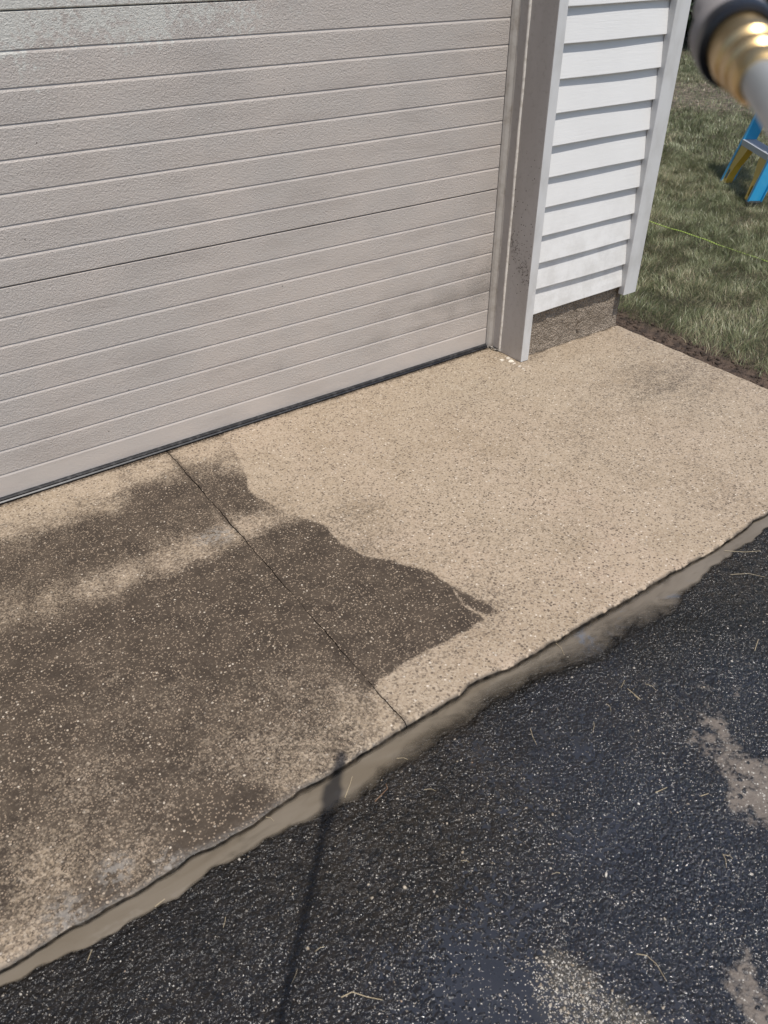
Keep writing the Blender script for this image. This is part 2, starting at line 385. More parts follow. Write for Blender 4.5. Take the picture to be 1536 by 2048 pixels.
WX = np.concatenate([xl, wat[:, 0], xr]); WY = np.concatenate([wat[0, 1]+_e[:len(xl)], wat[:, 1], wat[-1, 1]+_e[100:100+len(xr)]])
def slab_edge(x): return np.interp(x, EX, EY)+.0005*np.sin(x*210)+.0007*np.sin(x*83+1)
def water_edge(x): return np.interp(x, WX, WY)+.002*np.sin(x*120)+.003*np.sin(x*47+2)

# ------------------------------------------------------------------ concrete slab
DIRT_PX = [(0,1030,.1),(100,1000,.1),(200,975,.12),(300,940,.15),(400,905,.1),(0,1062,.35),(120,1033,.35),(220,1002,.4),(330,962,.45),(420,940,.42),(480,930,.4),
 (0,1110,.72),(100,1090,.78),(200,1060,.8),(300,1030,.85),(400,1000,.85),(450,975,.85),(480,1000,.85),(520,1012,.65),(400,1050,.7),(250,1090,.8),(100,1130,.7),(440,1040,.5),(390,1040,.65),
 (470,1065,.12),(520,1042,.22),(400,1093,.3),(330,1130,.3),(250,1152,.3),(180,1180,.35),(100,1210,.35),(0,1240,.4),(570,1030,.4),
 (0,1310,.9),(50,1350,.85),(100,1280,.85),(200,1240,.9),(300,1200,.9),(400,1160,.9),(480,1120,.9),(560,1080,.9),(620,1070,.92),(600,1120,.85),(680,1130,.85),(700,1200,.75),
 (800,1170,.85),(870,1200,.88),(930,1240,.92),(850,1260,.8),(760,1300,.8),(700,1300,.7),(600,1200,.75),(500,1200,.82),(400,1250,.8),(300,1300,.76),(200,1350,.7),(100,1400,.75),
 (500,1300,.68),(600,1350,.62),(680,1370,.55),(400,1350,.62),(450,1450,.52),(550,1420,.55),(640,1430,.45),(700,1440,.32),(760,1450,.22),(650,1500,.38),(560,1500,.46),(560,1560,.46),
 (480,1540,.5),(430,1620,.85),(480,1605,.75),(380,1680,.78),(520,1590,.62),(350,1640,.6),(300,1560,.62),(200,1500,.62),(100,1500,.66),(0,1450,.7),(0,1600,.6),(100,1650,.56),
 (200,1700,.5),(300,1700,.5),(270,1760,.45),(225,1795,.8),(180,1805,.7),(100,1800,.5),(50,1870,.40),(0,1900,.36),(0,1780,.55),(0,1700,.52),(60,1740,.46),(690,1400,.45),(730,1340,.75),
 (320,985,.95),(185,1107,1.0),(-300,1400,.6),(-300,1900,.3),(-200,1150,.6)]
MASK_PX = [(470,900),(484,925),(494,960),(500,988),(530,1000),(556,1017),(590,1032),(642,1050),(680,1085),(724,1111),(775,1122),(861,1142),(904,1173),(927,1212),(945,1226),(966,1240),
 (947,1248),(900,1279),(845,1306),(798,1334),(759,1361),(742,1376),(748,1400),(790,1445),(830,1480)]
mask_poly = [tuple(at(x, y)[:2]) for x, y in MASK_PX]+[(-1.3, -2.4), (-6, -2.4), (-6, .5), (-1.15, .5)]
lobe = [tuple(at(x, y)[:2]) for x, y in [(905,1172),(940,1192),(968,1207),(993,1222),(980,1229),(950,1221),(925,1206)]]
dirt_pts = [(*at(x, y)[:2], min(1, v*1.08)) for x, y, v in DIRT_PX]+[(-3.5, -.5, .6), (-3.5, -1.0, .5), (-4.5, -.6, .6)]
CLEAN_PX = [(1290,765,.36),(1330,790,.34),(1230,772,.25),(1420,930,.2),(900,900,.10),(780,920,.12),(700,1080,.30),(740,1080,.36),(800,1130,.28),(830,1120,.2),(900,1300,.24),(1000,1150,.12),(960,1195,.34),
 (600,1010,.22),(1150,1000,.10),(1250,900,.20),(1050,800,.14),(1150,720,.06),(1000,900,.10),(1100,1250,.02),(1000,1320,.10),(850,1400,.16),(1400,1080,.04),(700,880,.05),(550,900,.04),
 (1300,1100,.05),(860,1120,.16),(1200,820,.20),(940,1010,.14),(1480,900,.06),(1380,1000,.14)]
clean_pts = [(*at(x, y)[:2], v) for x, y, v in CLEAN_PX]
GREY_PX = [(230,1740,50,20),(340,1725,38,18),(130,1830,60,22),(440,1070,40,14),(405,1078,26,10)]

TONE = [(*at(x, y)[:2], v) for x, y, v in [(1100,1200,.0),(1300,1120,.0),(1000,1330,.1),(850,1400,.5),(800,1430,.6),(1450,1000,.1),(1200,1000,.15),(900,950,.3),(700,850,.35),(600,900,.5),(1100,750,.9),(1000,740,.9),(1200,700,.7),(1300,780,.8),(1450,850,.5),(900,760,.8),(700,820,.3),(450,880,.2),(200,960,.5),(0,1030,.6),(1000,1150,.1),(650,1000,.4),(1150,880,.5),(0,1900,.3),(400,1500,.4)]]
def build_slab():
    V = []; F = []; A = {k: [] for k in ('dirt', 'tar', 'grey', 'paint', 'tone')}; base = 0
    xj = at(343, 912)[0]; xj2 = at(815, 1452)[0]
    for (a, b) in ((-5.0, None), (None, XR)):
        nu = 300 if a is not None else 300; nv = 190
        u = np.linspace(0, 1, nu); v = np.linspace(0, 1, nv)
        U, T = np.meshgrid(u, v)
        yb = .12
        Yl = -1.4+T*(yb+1.4)
        gapc = xj2+(xj-xj2)*(Yl+1.37)/1.33+.0012*np.sin(Yl*40)+.0008*np.sin(Yl*113)
        gw = np.where(Yl > -.75, .0013, .0009)+.0004*np.sin(Yl*23+1)
        if a is not None: X = a+(gapc-gw-a)*(1-(1-U)**1.35)
        else: X = gapc+gw+(b-gapc-gw)*U
        e = slab_edge(X); Y = e+T*(yb-e)
        X = np.where(U > .999, X+.0015*np.sin(Y*60), X) if b else X
        Z = .0012*(vnoise(X, Y, 6, 3)-.5)+.001*(vnoise(X, Y, 20, 4)-.5)
        Z = Z-.004*sst(Y-e, .010, .0)                   # worn arris
        inside = polydist(X, Y, mask_poly)+.007*(vnoise(X, Y, 40, 8)-.5)+.010*(vnoise(X, Y, 18, 9)-.5)
        m = sst(inside, -.005, .004); m = np.maximum(m, sst(polydist(X, Y, lobe)+.004*(vnoise(X, Y, 60, 8)-.5), -.003, .003)*.8)
        dd = field(X, Y, dirt_pts, 3.2, .03)+.20*(vnoise(X, Y, 9, 5)-.5)+.12*(vnoise(X, Y, 30, 6)-.5)
        cc = field(X, Y, clean_pts, 3, .06)+.10*(vnoise(X, Y, 8, 15)-.5)+.14*(vnoise(X*.9+Y*.5, Y*4.5-X*1.4, 4, 17)-.5)+.07*(vnoise(X, Y*3, 14, 18)-.5)
        # the joint is grimy, the door foot is damp
        jd = np.abs(X-gapc); dj = .25*sst(jd, .014, .002)
        dirt = m*dd*1.06+(1-m)*cc*1.05+dj
        tar = sst(Y-e, .009, .0)*(vnoise(X, Y, 60, 11) > .3)
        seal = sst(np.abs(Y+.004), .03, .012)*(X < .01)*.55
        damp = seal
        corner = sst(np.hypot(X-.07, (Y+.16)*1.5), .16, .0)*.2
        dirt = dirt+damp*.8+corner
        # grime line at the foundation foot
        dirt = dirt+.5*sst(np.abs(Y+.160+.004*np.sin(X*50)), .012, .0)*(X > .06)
        g = np.zeros(X.shape)
        for px, py, rx, ry in GREY_PX:
            c = at(px, py); q = at(px+rx, py); w = np.linalg.norm(q-c); g = np.maximum(g, sst(np.hypot(X-c[0], Y-c[1])/w, 1.1, .2))
        pt = np.zeros(X.shape)
        for px, py, r in ((1023, 722, .013), (1016, 716, .010), (1029, 727, .008), (1004, 720, .007), (1048, 737, .006), (1040, 732, .006), (1056, 741, .004)):
            c = at(px, py); pt = np.maximum(pt, sst(np.hypot(X-c[0], Y-c[1])+.006*(vnoise(X, Y, 120, 21)-.5), r, r*.8))
        V.append(np.stack([X, Y, Z], -1).reshape(-1, 3))
        for k, val in (('dirt', dirt), ('tar', tar*.9), ('grey', g), ('paint', pt), ('tone', np.clip(field(X, Y, TONE, 2.5, .1)+.3*(vnoise(X, Y, 4, 25)-.5), 0, 1))): A[k].append(val.ravel())
        idx = np.arange(nu*nv).reshape(nv, nu)+base
        F.append(np.stack([idx[:-1, :-1], idx[:-1, 1:], idx[1:, 1:], idx[1:, :-1]], -1).reshape(-1, 4)); base += nu*nv
        # skirts: front edge, joint face, far edge
        rim = np.concatenate([idx[::-1, 0], idx[0, 1:], idx[1:, -1]])
        P = np.concatenate(V)[rim]; n = len(rim)
        mid = P.copy(); mid[:, 2] -= .007; low = P.copy(); low[:, 2] = -.10
        j = rng.normal(0, .0015, n); mid[:, 1] += j
        V += [mid, low]
        for k in A:
            for s_ in range(2): A[k].append(np.full(n, {'dirt': .9, 'tar': 1.0}.get(k, 0)))
        i1 = base+np.arange(n); i2 = i1+n; base += 2*n
        F.append(np.stack([rim[:-1], i1[:-1], i1[1:], rim[1:]], -1)); F.append(np.stack([i1[:-1], i2[:-1], i2[1:], i1[1:]], -1))
    o = mesh_np('concrete_apron', np.concatenate(V), np.concatenate(F), C_CONC, smooth=False)
    for k in A: set_attr(o, k, np.concatenate(A[k]))
    o.data.polygons.foreach_set('use_smooth', [True]*len(o.data.polygons)); o.data.set_sharp_from_angle(angle=math.radians(35))
    tag(o, 'tan concrete apron in front of the garage, half scrubbed clean and half dark with grime', kind='structure')
build_slab()

# ------------------------------------------------------------------ asphalt driveway
FILM_PX = [(1090,1520,.45),(1060,1620,.4),(1130,1400,.3),(980,1560,.35),(1330,1620,.25),(1240,1340,.25),(1420,1750,.3),(860,2030,.45),(930,2030,.7),(1100,1850,.35),(0,2000,.0),(300,1850,.0),(600,1700,.0),(700,1800,.05),(900,1600,.10),(1050,1450,.34),(1000,1530,.42),(1040,1580,.45),(1150,1500,.40),(1200,1400,.25),(1350,1300,.08),(1400,1150,0.),(1250,1250,.1),
 (1150,1600,.30),(1210,1660,.50),(1180,1700,.42),(1300,1500,.12),(1100,1750,.2),(950,1850,.42),(980,1960,.8),(940,1980,.75),(1030,2000,.75),(900,1930,.6),(800,1980,.30),(1020,2048,.7),(700,2040,.18),(1250,1950,.42),
 (1150,1900,.15),(1300,2000,.5),(1400,1900,.3),(1350,1800,.25),(1500,1800,.2),(1450,1350,.12),(1530,1600,.1),(850,1750,.02),(400,2000,.05),(500,1900,.02),(1250,1760,.3),(1300,1880,.3)]
DRY_PX = [(1435,1480,.8),(1400,1475,.5),(1450,1505,.7),(1470,1570,.9),(1500,1540,.85),(1530,1550,.8),(1480,1620,.8),(1530,1620,.8),(1500,1600,.9),(1495,1660,.6),(1530,1500,.3),(1500,1470,.0),(1420,1570,.0),(1400,1620,0),
 (1350,1450,.15),(1440,1660,.0),(1330,1420,.35),(1315,1410,.3),(1300,1500,.0),(1530,1700,.0),(1480,1970,.6),(1495,2000,.8),(1510,2040,.75),(1530,2020,.7),(1450,2000,.1),(1540,1950,.3),
 (1100,1920,.35),(1160,1980,.45),(1180,2040,.45),(1120,2000,.3),(1050,1900,0.),(1200,1900,.0),(1000,1800,0.),(800,1700,.2),(700,1900,.0),(300,2000,0.),(1240,2030,.1),(1200,1600,.0),(1200,1300,.05),(1460,1110,.3),(1500,1160,.15),(1450,1200,0.),(1400,1700,.0),(1400,1850,.05)]
SILT_PX = [(200,1950,.35),(400,1850,.4),(600,1750,.5),(700,1700,.8),(760,1620,.8),(640,1850,.6),(900,1620,.75),(950,1540,.7),(820,1800,.55),(1000,1700,.5),(1030,1830,.4),(1300,1450,.5),(1280,1600,.15),(1400,1300,.15),(1480,1130,.8),
 (1300,1250,.3),(1100,1450,.2),(1200,1800,.1),(900,1980,.1),(1450,1800,.15),(1200,1950,.4),(600,2000,.4),(750,1750,.8)]
GRAV_PX = [(1090,1905,.55),(1150,1975,.95),(1180,2030,1.),(1110,1935,.7),(1120,2010,.7),(1060,1900,.2),(1220,2048,.8),(1250,1960,.1),(1200,1900,.05),(1000,1850,.12),(900,1800,.10),(800,1800,.12),(800,1650,.06),(500,1900,.07),(200,2000,.07),(1400,1400,.08),(1250,1300,.05),
 (1500,1600,.2),(1350,1700,.12),(1400,1900,.10),(1000,2000,.06),(700,2030,.22),(850,2040,.25),(1450,1500,.25),(1300,1850,.08),(1480,1750,.15),(1000,1750,.15)]
SPECK_PX = [(0,2040,.45),(300,1900,.35),(500,1800,.3),(600,1750,.3),(700,1650,.3),(800,1600,.45),(900,1520,.35),(1000,1450,.25),(1150,1380,.35),(1250,1310,.45),(1350,1230,.35),(1500,1120,.3),(900,1650,.5),(850,1800,.6),
 (700,1950,.75),(600,2040,.7),(900,2000,.7),(1000,1850,.7),(1100,1700,.6),(1080,1530,.25),(1200,1550,.5),(1300,1450,.7),(1400,1350,.6),(1500,1350,.75),(1350,1600,.75),(1250,1750,.6),(1400,1750,.7),(1300,1950,.45),(1500,1900,.7),(400,2040,.5),(800,1900,.75)]
SHEEN_PX = [(0,2000,.15),(300,1900,.15),(600,1750,.05),(750,1650,0),(850,1600,.05),(900,1750,.05),(1000,1650,.15),(1000,1450,.3),(1100,1450,.55),(1130,1550,.85),(1250,1450,.75),(1200,1350,.5),(1300,1300,.2),(1350,1250,.05),(1450,1200,.05),
 (1500,1120,.1),(1400,1400,.7),(1500,1400,.85),(1300,1600,.95),(1200,1700,.9),(1400,1750,1),(1500,1800,.95),(1100,1800,.75),(1000,1900,.8),(900,1960,.85),(800,2000,.6),(700,2040,.55),(600,1990,.3),(1200,1950,.95),(1400,1950,.9),(950,1850,.4),(800,1850,.1)]  # where the painted sky-blue reflection and extra gloss lie
ga = lambda L: [(*at(x, y, -.012)[:2], v) for x, y, v in L]
def asph_z(X, Y):
    w = water_edge(X); e = slab_edge(X); d = w-Y                    # metres beyond the water line
    inn = np.clip((Y-w)/np.maximum(e-w, .01), 0, 1)
    z = np.where(d > 0, ZW+.0005+.010*(1-np.exp(-np.maximum(d, 0)/.12)), ZW-.014*np.sin(inn*math.pi*.5)**.8)
    return z+(.003*(vnoise(X, Y, 5, 31)-.5)+.003*(vnoise(X, Y, 14, 32)-.5))*sst(d, 0, .1)+.0018*(vnoise(X, Y, 45, 33)-.5)
def grid_sheet(xs, ys0, f_back, n_v, zf):
    U, T = np.meshgrid(xs, np.linspace(0, 1, n_v)); yb = f_back(U); Y = ys0+T*(yb-ys0); return U, Y, zf(U, Y)
xs = np.concatenate([np.linspace(-5, -2.5, 60)[:-1], np.linspace(-2.5, .3, 420), np.linspace(.3, XR+.12, 40)[1:]])
U, Y, Z = grid_sheet(xs, -3.2, lambda x: slab_edge(x)+.03, 300, asph_z)
idx = np.arange(U.size).reshape(U.shape)
driveway = mesh_np('asphalt_driveway', np.stack([U, Y, Z], -1).reshape(-1, 3), np.stack([idx[:-1, :-1], idx[:-1, 1:], idx[1:, 1:], idx[1:, :-1]], -1).reshape(-1, 4), C_ASPH, smooth=True)
ATT = {'film': ga(FILM_PX), 'dry': ga(DRY_PX), 'silt': ga(SILT_PX), 'gravel': ga(GRAV_PX), 'speck': ga(SPECK_PX), 'sheen': ga(SHEEN_PX)}
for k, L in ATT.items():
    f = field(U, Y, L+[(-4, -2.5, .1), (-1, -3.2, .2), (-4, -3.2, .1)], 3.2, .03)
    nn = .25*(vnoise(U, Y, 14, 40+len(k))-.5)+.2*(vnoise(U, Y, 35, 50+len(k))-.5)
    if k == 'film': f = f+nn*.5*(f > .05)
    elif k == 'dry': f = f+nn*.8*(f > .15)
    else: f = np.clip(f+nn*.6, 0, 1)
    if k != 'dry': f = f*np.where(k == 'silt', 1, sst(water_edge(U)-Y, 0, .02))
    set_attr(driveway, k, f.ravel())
tag(driveway, 'wet black asphalt driveway with pale stone specks and drying puddles', kind='structure')
# coarse rest of the driveway behind the photographer
o = MB().box(-5, XR+.12, -14, -3.2, -.06, -.010).build('driveway_rest', C_ASPH); tag(o, kind='structure')
o.name = 'asphalt_driveway'

# muddy water lying in the gutter between slab and asphalt
xs = np.linspace(-5, XR+.1, 700); U, T = np.meshgrid(xs, np.linspace(0, 1, 26))
wl = water_edge(U)-.020; e = slab_edge(U)+.004; Y = wl+T*(e-wl)
bed = asph_z(U, Y); inn = (Y-water_edge(U))/np.maximum(slab_edge(U)-water_edge(U), .01)
wid = (slab_edge(U)-water_edge(U))
sf = .18+.9*sst(U, -1.75, -1.3)*sst(U, -.45, -.8); dep = sst(inn, -.12, sf)*(.72+.5*vnoise(U, Y*2, 6, 61))*sst(inn, 1.02, .80)
dep = np.clip(dep, 0, 1)*(.80+.2*vnoise(U*1.0, Y*6, 9, 63))
Zw = np.full(U.shape, ZW)+.0002*(vnoise(U, Y, 30, 62)-.5)
idx = np.arange(U.size).reshape(U.shape)
wtr = mesh_np('muddy_water', np.stack([U, Y, Zw], -1).reshape(-1, 3), np.stack([idx[:-1, :-1], idx[:-1, 1:], idx[1:, 1:], idx[1:, :-1]], -1).reshape(-1, 4), C_WATER, smooth=True)
set_attr(wtr, 'depth', dep.ravel()); tag(wtr, 'murky brown rinse water standing along the edge of the concrete', kind='structure')

# loose stones sitting in the asphalt
def ico():
    t = (1+5**.5)/2
    v = np.array([(-1, t, 0), (1, t, 0), (-1, -t, 0), (1, -t, 0), (0, -1, t), (0, 1, t), (0, -1, -t), (0, 1, -t), (t, 0, -1), (t, 0, 1), (-t, 0, -1), (-t, 0, 1)], float)
    v /= np.linalg.norm(v[0])
    f = np.array([(0, 11, 5), (0, 5, 1), (0, 1, 7), (0, 7, 10), (0, 10, 11), (1, 5, 9), (5, 11, 4), (11, 10, 2), (10, 7, 6), (7, 1, 8), (3, 9, 4), (3, 4, 2), (3, 2, 6), (3, 6, 8), (3, 8, 9), (4, 9, 5), (2, 4, 11), (6, 2, 10), (8, 6, 7), (9, 8, 1)])
    return v, f
IV, IF = ico()
def stones(name, n, xr, yr, rmin, rmax, mat, zf, accept, seed, label):
    g = np.random.default_rng(seed); X = g.uniform(*xr, n*3); Y = g.uniform(*yr, n*3)
    k = accept(X, Y, g.random(n*3)); X = X[k][:n]; Y = Y[k][:n]; n = len(X)
    r = rmin+(rmax-rmin)*g.random(n)**3; sc = np.stack([r*g.uniform(.8, 1.5, n), r*g.uniform(.7, 1.1, n), r*g.uniform(.5, .8, n)], -1)
    a = g.uniform(0, 6.28, n); V = IV[None]*sc[:, None, :]*(1+.18*g.normal(size=(n, 12, 1)))
    c, s_ = np.cos(a)[:, None], np.sin(a)[:, None]
    V = np.stack([V[..., 0]*c-V[..., 1]*s_+X[:, None], V[..., 0]*s_+V[..., 1]*c+Y[:, None], V[..., 2]+(zf(X, Y)+r*.1)[:, None]], -1)
    F = (IF[None]+(np.arange(n)*12)[:, None, None]).reshape(-1, 3)
    o = mesh_np(name, V.reshape(-1, 3), F, mat, smooth=True); set_attr(o, 'rnd', np.repeat(g.random(n), 12)); tag(o, label, kind='stuff'); return o
m = N('pale_stones'); r = m.attr('rnd')
m.set(Base_Color=m.mix(m.ss(r, .2, .8), m.mix(m.ss(r, 0, .3), (.30, .19, .12), (.40, .33, .25)), (.62, .58, .52)), Roughness=.45); C_STONE = m.m
gravw = lambda X, Y: field(X, Y, ATT['gravel'], 3.2, .03)
stones('loose_gravel', 5200, (-2.6, .2), (-2.7, -1.3), .0005, .0015, C_STONE, asph_z, lambda X, Y, q: (Y < water_edge(X)-.01) & (q < np.maximum(gravw(X, Y)**2, field(X, Y, ATT['speck'], 3.2, .03)**2*.22)), 5, 'small pale stones scattered over the wet asphalt')
stones('gravel', 330, (-2.6, .2), (-2.7, -1.3), .0018, .0046, C_STONE, asph_z, lambda X, Y, q: (Y < water_edge(X)-.02) & (q < np.maximum(gravw(X, Y)**2*.4, field(X, Y, ATT['speck'], 3.2, .03)**2*.25)), 6, 'larger rounded stones scattered over the wet asphalt')

# dry stalks and clippings
C_STALK = plain('dry_stalk', (.42, .34, .22), .6); C_STALK2 = plain('brown_stalk', (.16, .09, .05), .7)
def stalk(name, pts, z, r, mat, label, group=None, cat='dry stalk'):
    P = []
    for i, (x, y) in enumerate(pts):
        w = at(x, y, z); P.append((w[0], w[1], float(max(asph_z(w[0:1], w[1:2])[0], ZW)) + r*1.3 + .0012*((i % 2))))
    c = [sum(p[k] for p in P)/len(P) for k in range(3)]
    q = [(p[0]-c[0], p[1]-c[1], p[2]-c[2]) for p in P]
    # densify
    d = []
    for a, b in zip(q, q[1:]): d += [tuple(a[k]+(b[k]-a[k])*t for k in range(3)) for t in (0, .33, .66)]
    d.append(q[-1]); r *= .62; o = MB().tube(d, [r*(1-.45*i/len(d)) for i in range(len(d))], 6).build(name, mat, smooth=True); o.location = c
    tag(o, label, cat, group); return o
stalk('dry_stalk', [(683,2002),(705,1992),(735,2001),(765,2008)], -.012, .0014, C_STALK, 'longest curved pale dry stalk near the bottom of the driveway')
stalk('dry_stalk', [(1267,1395),(1280,1405),(1255,1382)][::-1], -.012, .0012, C_STALK, 'short bent straw with a hooked end on the wet asphalt below the muddy water')
stalk('dry_stalk', [(1308,1593),(1331,1583)], -.012, .0012, C_STALK, 'straight pale straw in the middle of the wet asphalt, left of the tan dirt patch')
stalk('dry_stalk', [(1398,1600),(1414,1595)], -.012, .0012, C_STALK, 'very short pale straw just left of the tan dirt patch')
stalk('dry_stalk', [(311,1816),(331,1801)], -.014, .0014, C_STALK, 'straight pale straw at the lower edge of the muddy water, left side')
stalk('dry_stalk', [(177,1925),(186,1903)], -.014, .0010, C_STALK, 'thin upright pale straw on the asphalt near the left bottom corner')
stalk('twig', [(750,1608),(762,1596),(775,1582),(772,1573)], -.014, .0018, C_STALK2, 'small brown bent twig beside the muddy water', cat='twig')
stalk('dry_stalk', [(690,1596),(700,1570),(705,1553)], ZW, .0010, C_STALK, 'thin pale stem floating on the muddy water beside the wand shadow')
stalk('dry_stalk', [(1507,1308),(1511,1295),(1514,1285)], -.012, .0012, C_STALK, 'pale hooked straw near the right edge of the wet asphalt')
stalk('dry_stalk', [(1460,1153),(1495,1152),(1530,1160)], -.012, .0010, C_STALK, 'long thin pale stem at the right end of the muddy water')
stalk('dry_stalk', [(1448,1103),(1490,1108),(1520,1105)], -.012, .0012, C_STALK, 'pale stem tangled with wet leaf scraps at the right end of the muddy water')
stalk('dry_stalk', [(1060,1460),(1065,1480),(1073,1495)], -.012, .0009, C_STALK, 'curled thin straw above the grey puddle film')
stalk('dry_stalk', [(1270,1915),(1290,1918),(1310,1935),(1330,1970)], -.012, .0010, C_STALK, 'long forked dry stem near the bottom right of the driveway')
for k, (x, y) in enumerate([(1216,1420),(1244,1372),(1185,1460),(860,1585),(805,1520),(930,1730),(1445,1730),(1452,1722),(590,1960),(450,1850),(1110,1755),(640,1905),(540,1640),(1120,1300),(1300,1380)]):
    a = random.uniform(0, 3.1); l = random.uniform(8, 16)
    stalk('grass_clipping', [(x-l*math.cos(a), y-l*math.sin(a)), (x+2, y-2), (x+l*math.cos(a), y+l*math.sin(a))], -.013, .0008, C_STALK, 'tiny straight pale grass clipping stuck flat on the wet driveway', 'grass clippings stuck on the wet driveway', 'clipping')

# ------------------------------------------------------------------ ground
g = MB().box(-60, 60, -60, 60, -.6, -.105).build('ground', C_LAWN); tag(g, kind='structure')
# lawn surface to the right of the slab
def lawn_z(X, Y):
    d = np.maximum(X-XR, 0); return -.035+.030*sst(d, .0, .30)+.012*(vnoise(X, Y, 3, 71)-.5)+.010*(vnoise(X, Y, 12, 72)-.5)*sst(d, 0, .1)
xs = np.concatenate([np.linspace(XR-.03, 2.2, 160), np.linspace(2.2, 9, 160)[1:], np.linspace(9, 55, 90)[1:]]); ys = np.concatenate([np.linspace(-14, -3, 60)[:-1], np.linspace(-3, 3, 260), np.linspace(3, 14, 120)[1:], np.linspace(14, 55, 60)[1:]])
U, Y = np.meshgrid(xs, ys); Z = lawn_z(U, Y)-.0*U
idx = np.arange(U.size).reshape(U.shape)
m = N('lawn_soil'); s_ = m.sep()
near = m.ss(s_[0], XR+.26, XR+.10)
base = m.mix(m.ss(m.noise(28, 5, .7), .35, .65), (.045, .030, .022), (.13, .088, .062))
bare = m.attr('bare')
grs = m.mix(m.ss(m.noise(50, 4, .7), .4, .6), (.035, .036, .018), (.12, .10, .06))
tan = m.mix(m.ss(m.noise(14, 6, .75), .42, .62), (.06, .055, .035), (.24, .185, .14))
m.set(Base_Color=m.mix(near, m.mix(m.ss(m.math('ADD', bare, m.math('MULTIPLY', m.math('SUBTRACT', m.noise(6, 5, .7), .5), .7)), .4, .6), grs, tan), base), Roughness=.9, Normal=m.bump(m.noise(60, 5, .7), .02, 1))
lawn = mesh_np('lawn', np.stack([U, Y, Z], -1).reshape(-1, 3), np.stack([idx[:-1, :-1], idx[:-1, 1:], idx[1:, 1:], idx[1:, :-1]], -1).reshape(-1, 4), m.m, smooth=True)
BARE = [(at(1360, 190)[0], at(1360, 190)[1], .9), (at(1440, 195)[0], at(1440, 195)[1], .95), (at(1400, 205)[0], at(1400, 205)[1], .8), (at(1370, 125)[0], at(1370, 125)[1], .3), (at(1365, 70)[0], at(1365, 70)[1], .9), (at(1380, 150)[0], at(1380, 150)[1], .3),
        (at(1500, 200)[0], at(1500, 200)[1], .6), (at(1340, 240)[0], at(1340, 240)[1], 0), (at(1450, 250)[0], at(1450, 250)[1], 0), (at(1536, 300)[0], at(1536, 300)[1], .0), (3.0, 3.0, 0), (1.5, .5, 0), (1.5, -1, 0), (3, 0, 0), (5, 0, .1), (30, 20, .7), (30, 40, .7)]
set_attr(lawn, 'bare', field(U, Y, BARE, 3, .2).ravel()); tag(lawn, kind='structure')

def grass(name, n, area, hmin, hmax, wd, dens, seed, label, seg=3):
    g = np.random.default_rng(seed); (x0, x1, y0, y1) = area
    X = g.uniform(x0, x1, n*2); Y = g.uniform(y0, y1, n*2); k = dens(X, Y, g.random(n*2)); X = X[k][:n]; Y = Y[k][:n]; n = len(X)
    cl = vnoise(X, Y, 7, 81)*.6+vnoise(X, Y, 22, 82)*.4
    h = (hmin+(hmax-hmin)*g.random(n))*(.55+.8*cl); ang = vnoise(X, Y, 9, 83)*9+g.normal(0, .9, n); lean = g.uniform(.15, 1.15, n)
    w = wd*g.uniform(.6, 1.2, n); fa = g.uniform(0, 6.28, n)
    z0 = lawn_z(X, Y)-.004; V = np.zeros((n, 2*seg+1, 3))
    for i in range(seg+1):
        t = i/seg; off = lean*t**1.7*h*.9; zz = z0+h*t*(1-.35*t*lean*.6)
        cx = X+np.cos(ang)*off; cy = Y+np.sin(ang)*off; ww = w*(1-t)**.7 if i < seg else 0
        if i < seg:
            V[:, 2*i] = np.stack([cx-np.cos(fa)*ww, cy-np.sin(fa)*ww, zz], -1); V[:, 2*i+1] = np.stack([cx+np.cos(fa)*ww, cy+np.sin(fa)*ww, zz], -1)
        else: V[:, 2*seg] = np.stack([cx, cy, zz], -1)
    L = []
    for i in range(seg-1): L += [(2*i, 2*i+1, 2*i+3), (2*i, 2*i+3, 2*i+2)]
    L.append((2*seg-2, 2*seg-1, 2*seg)); L = np.array(L)
    F = (L[None]+(np.arange(n)*(2*seg+1))[:, None, None]).reshape(-1, 3)
    o = mesh_np(name, V.reshape(-1, 3), F, C_BLADE, smooth=True)
    r = np.clip(g.random(n)*.75+.45*(vnoise(X, Y, 2.5, 85)*.6+vnoise(X, Y, 8, 86)*.4-.2), 0, 1)
    set_attr(o, 'rnd', np.repeat(r, 2*seg+1)); tag(o, label, kind='stuff'); return o
bf = lambda X, Y: field(X, Y, BARE, 3, .2)
def dn(X, Y, q):
    d = X-XR; edge_ = .05+.07*vnoise(X*0, Y, 5, 91)+.05*vnoise(X, Y, 16, 92)+.06*sst(Y, -.5, -.12)
    inside_house = (X < 0.70) & (Y > -.17)
    return (d > edge_) & ~inside_house & (q < sst(d, .04, .18)*.9+.1) & (q > bf(X, Y)*.9)
grass('lawn_grass', 210000, (XR, 3.6, -1.6, 2.6), .030, .060, .0011, dn, 11, 'green lawn grass beside the garage slab')
grass('lawn_grass', 110000, (2.4, 8.5, .2, 6.5), .035, .06, .0022, lambda X, Y, q: ((X > 3.6) | (Y > 2.6)) & dn(X, Y, q), 12, 'green lawn grass beyond the ladder', seg=2)
grass('lawn_grass', 60000, (7, 19, 3.0, 15), .04, .07, .004, lambda X, Y, q: ((X > 8.5) | (Y > 6.5)) & dn(X, Y, q*.8), 13, 'patchy far lawn grass', seg=2)

# soil crumbs along the slab's side
stones('soil_crumbs', 900, (XR, XR+.22), (-1.2, .1), .003, .012, C_SOIL, lawn_z, lambda X, Y, q: q < sst(X, XR+.22, XR+.03), 14, 'dark damp soil crumbs between the slab and the lawn')

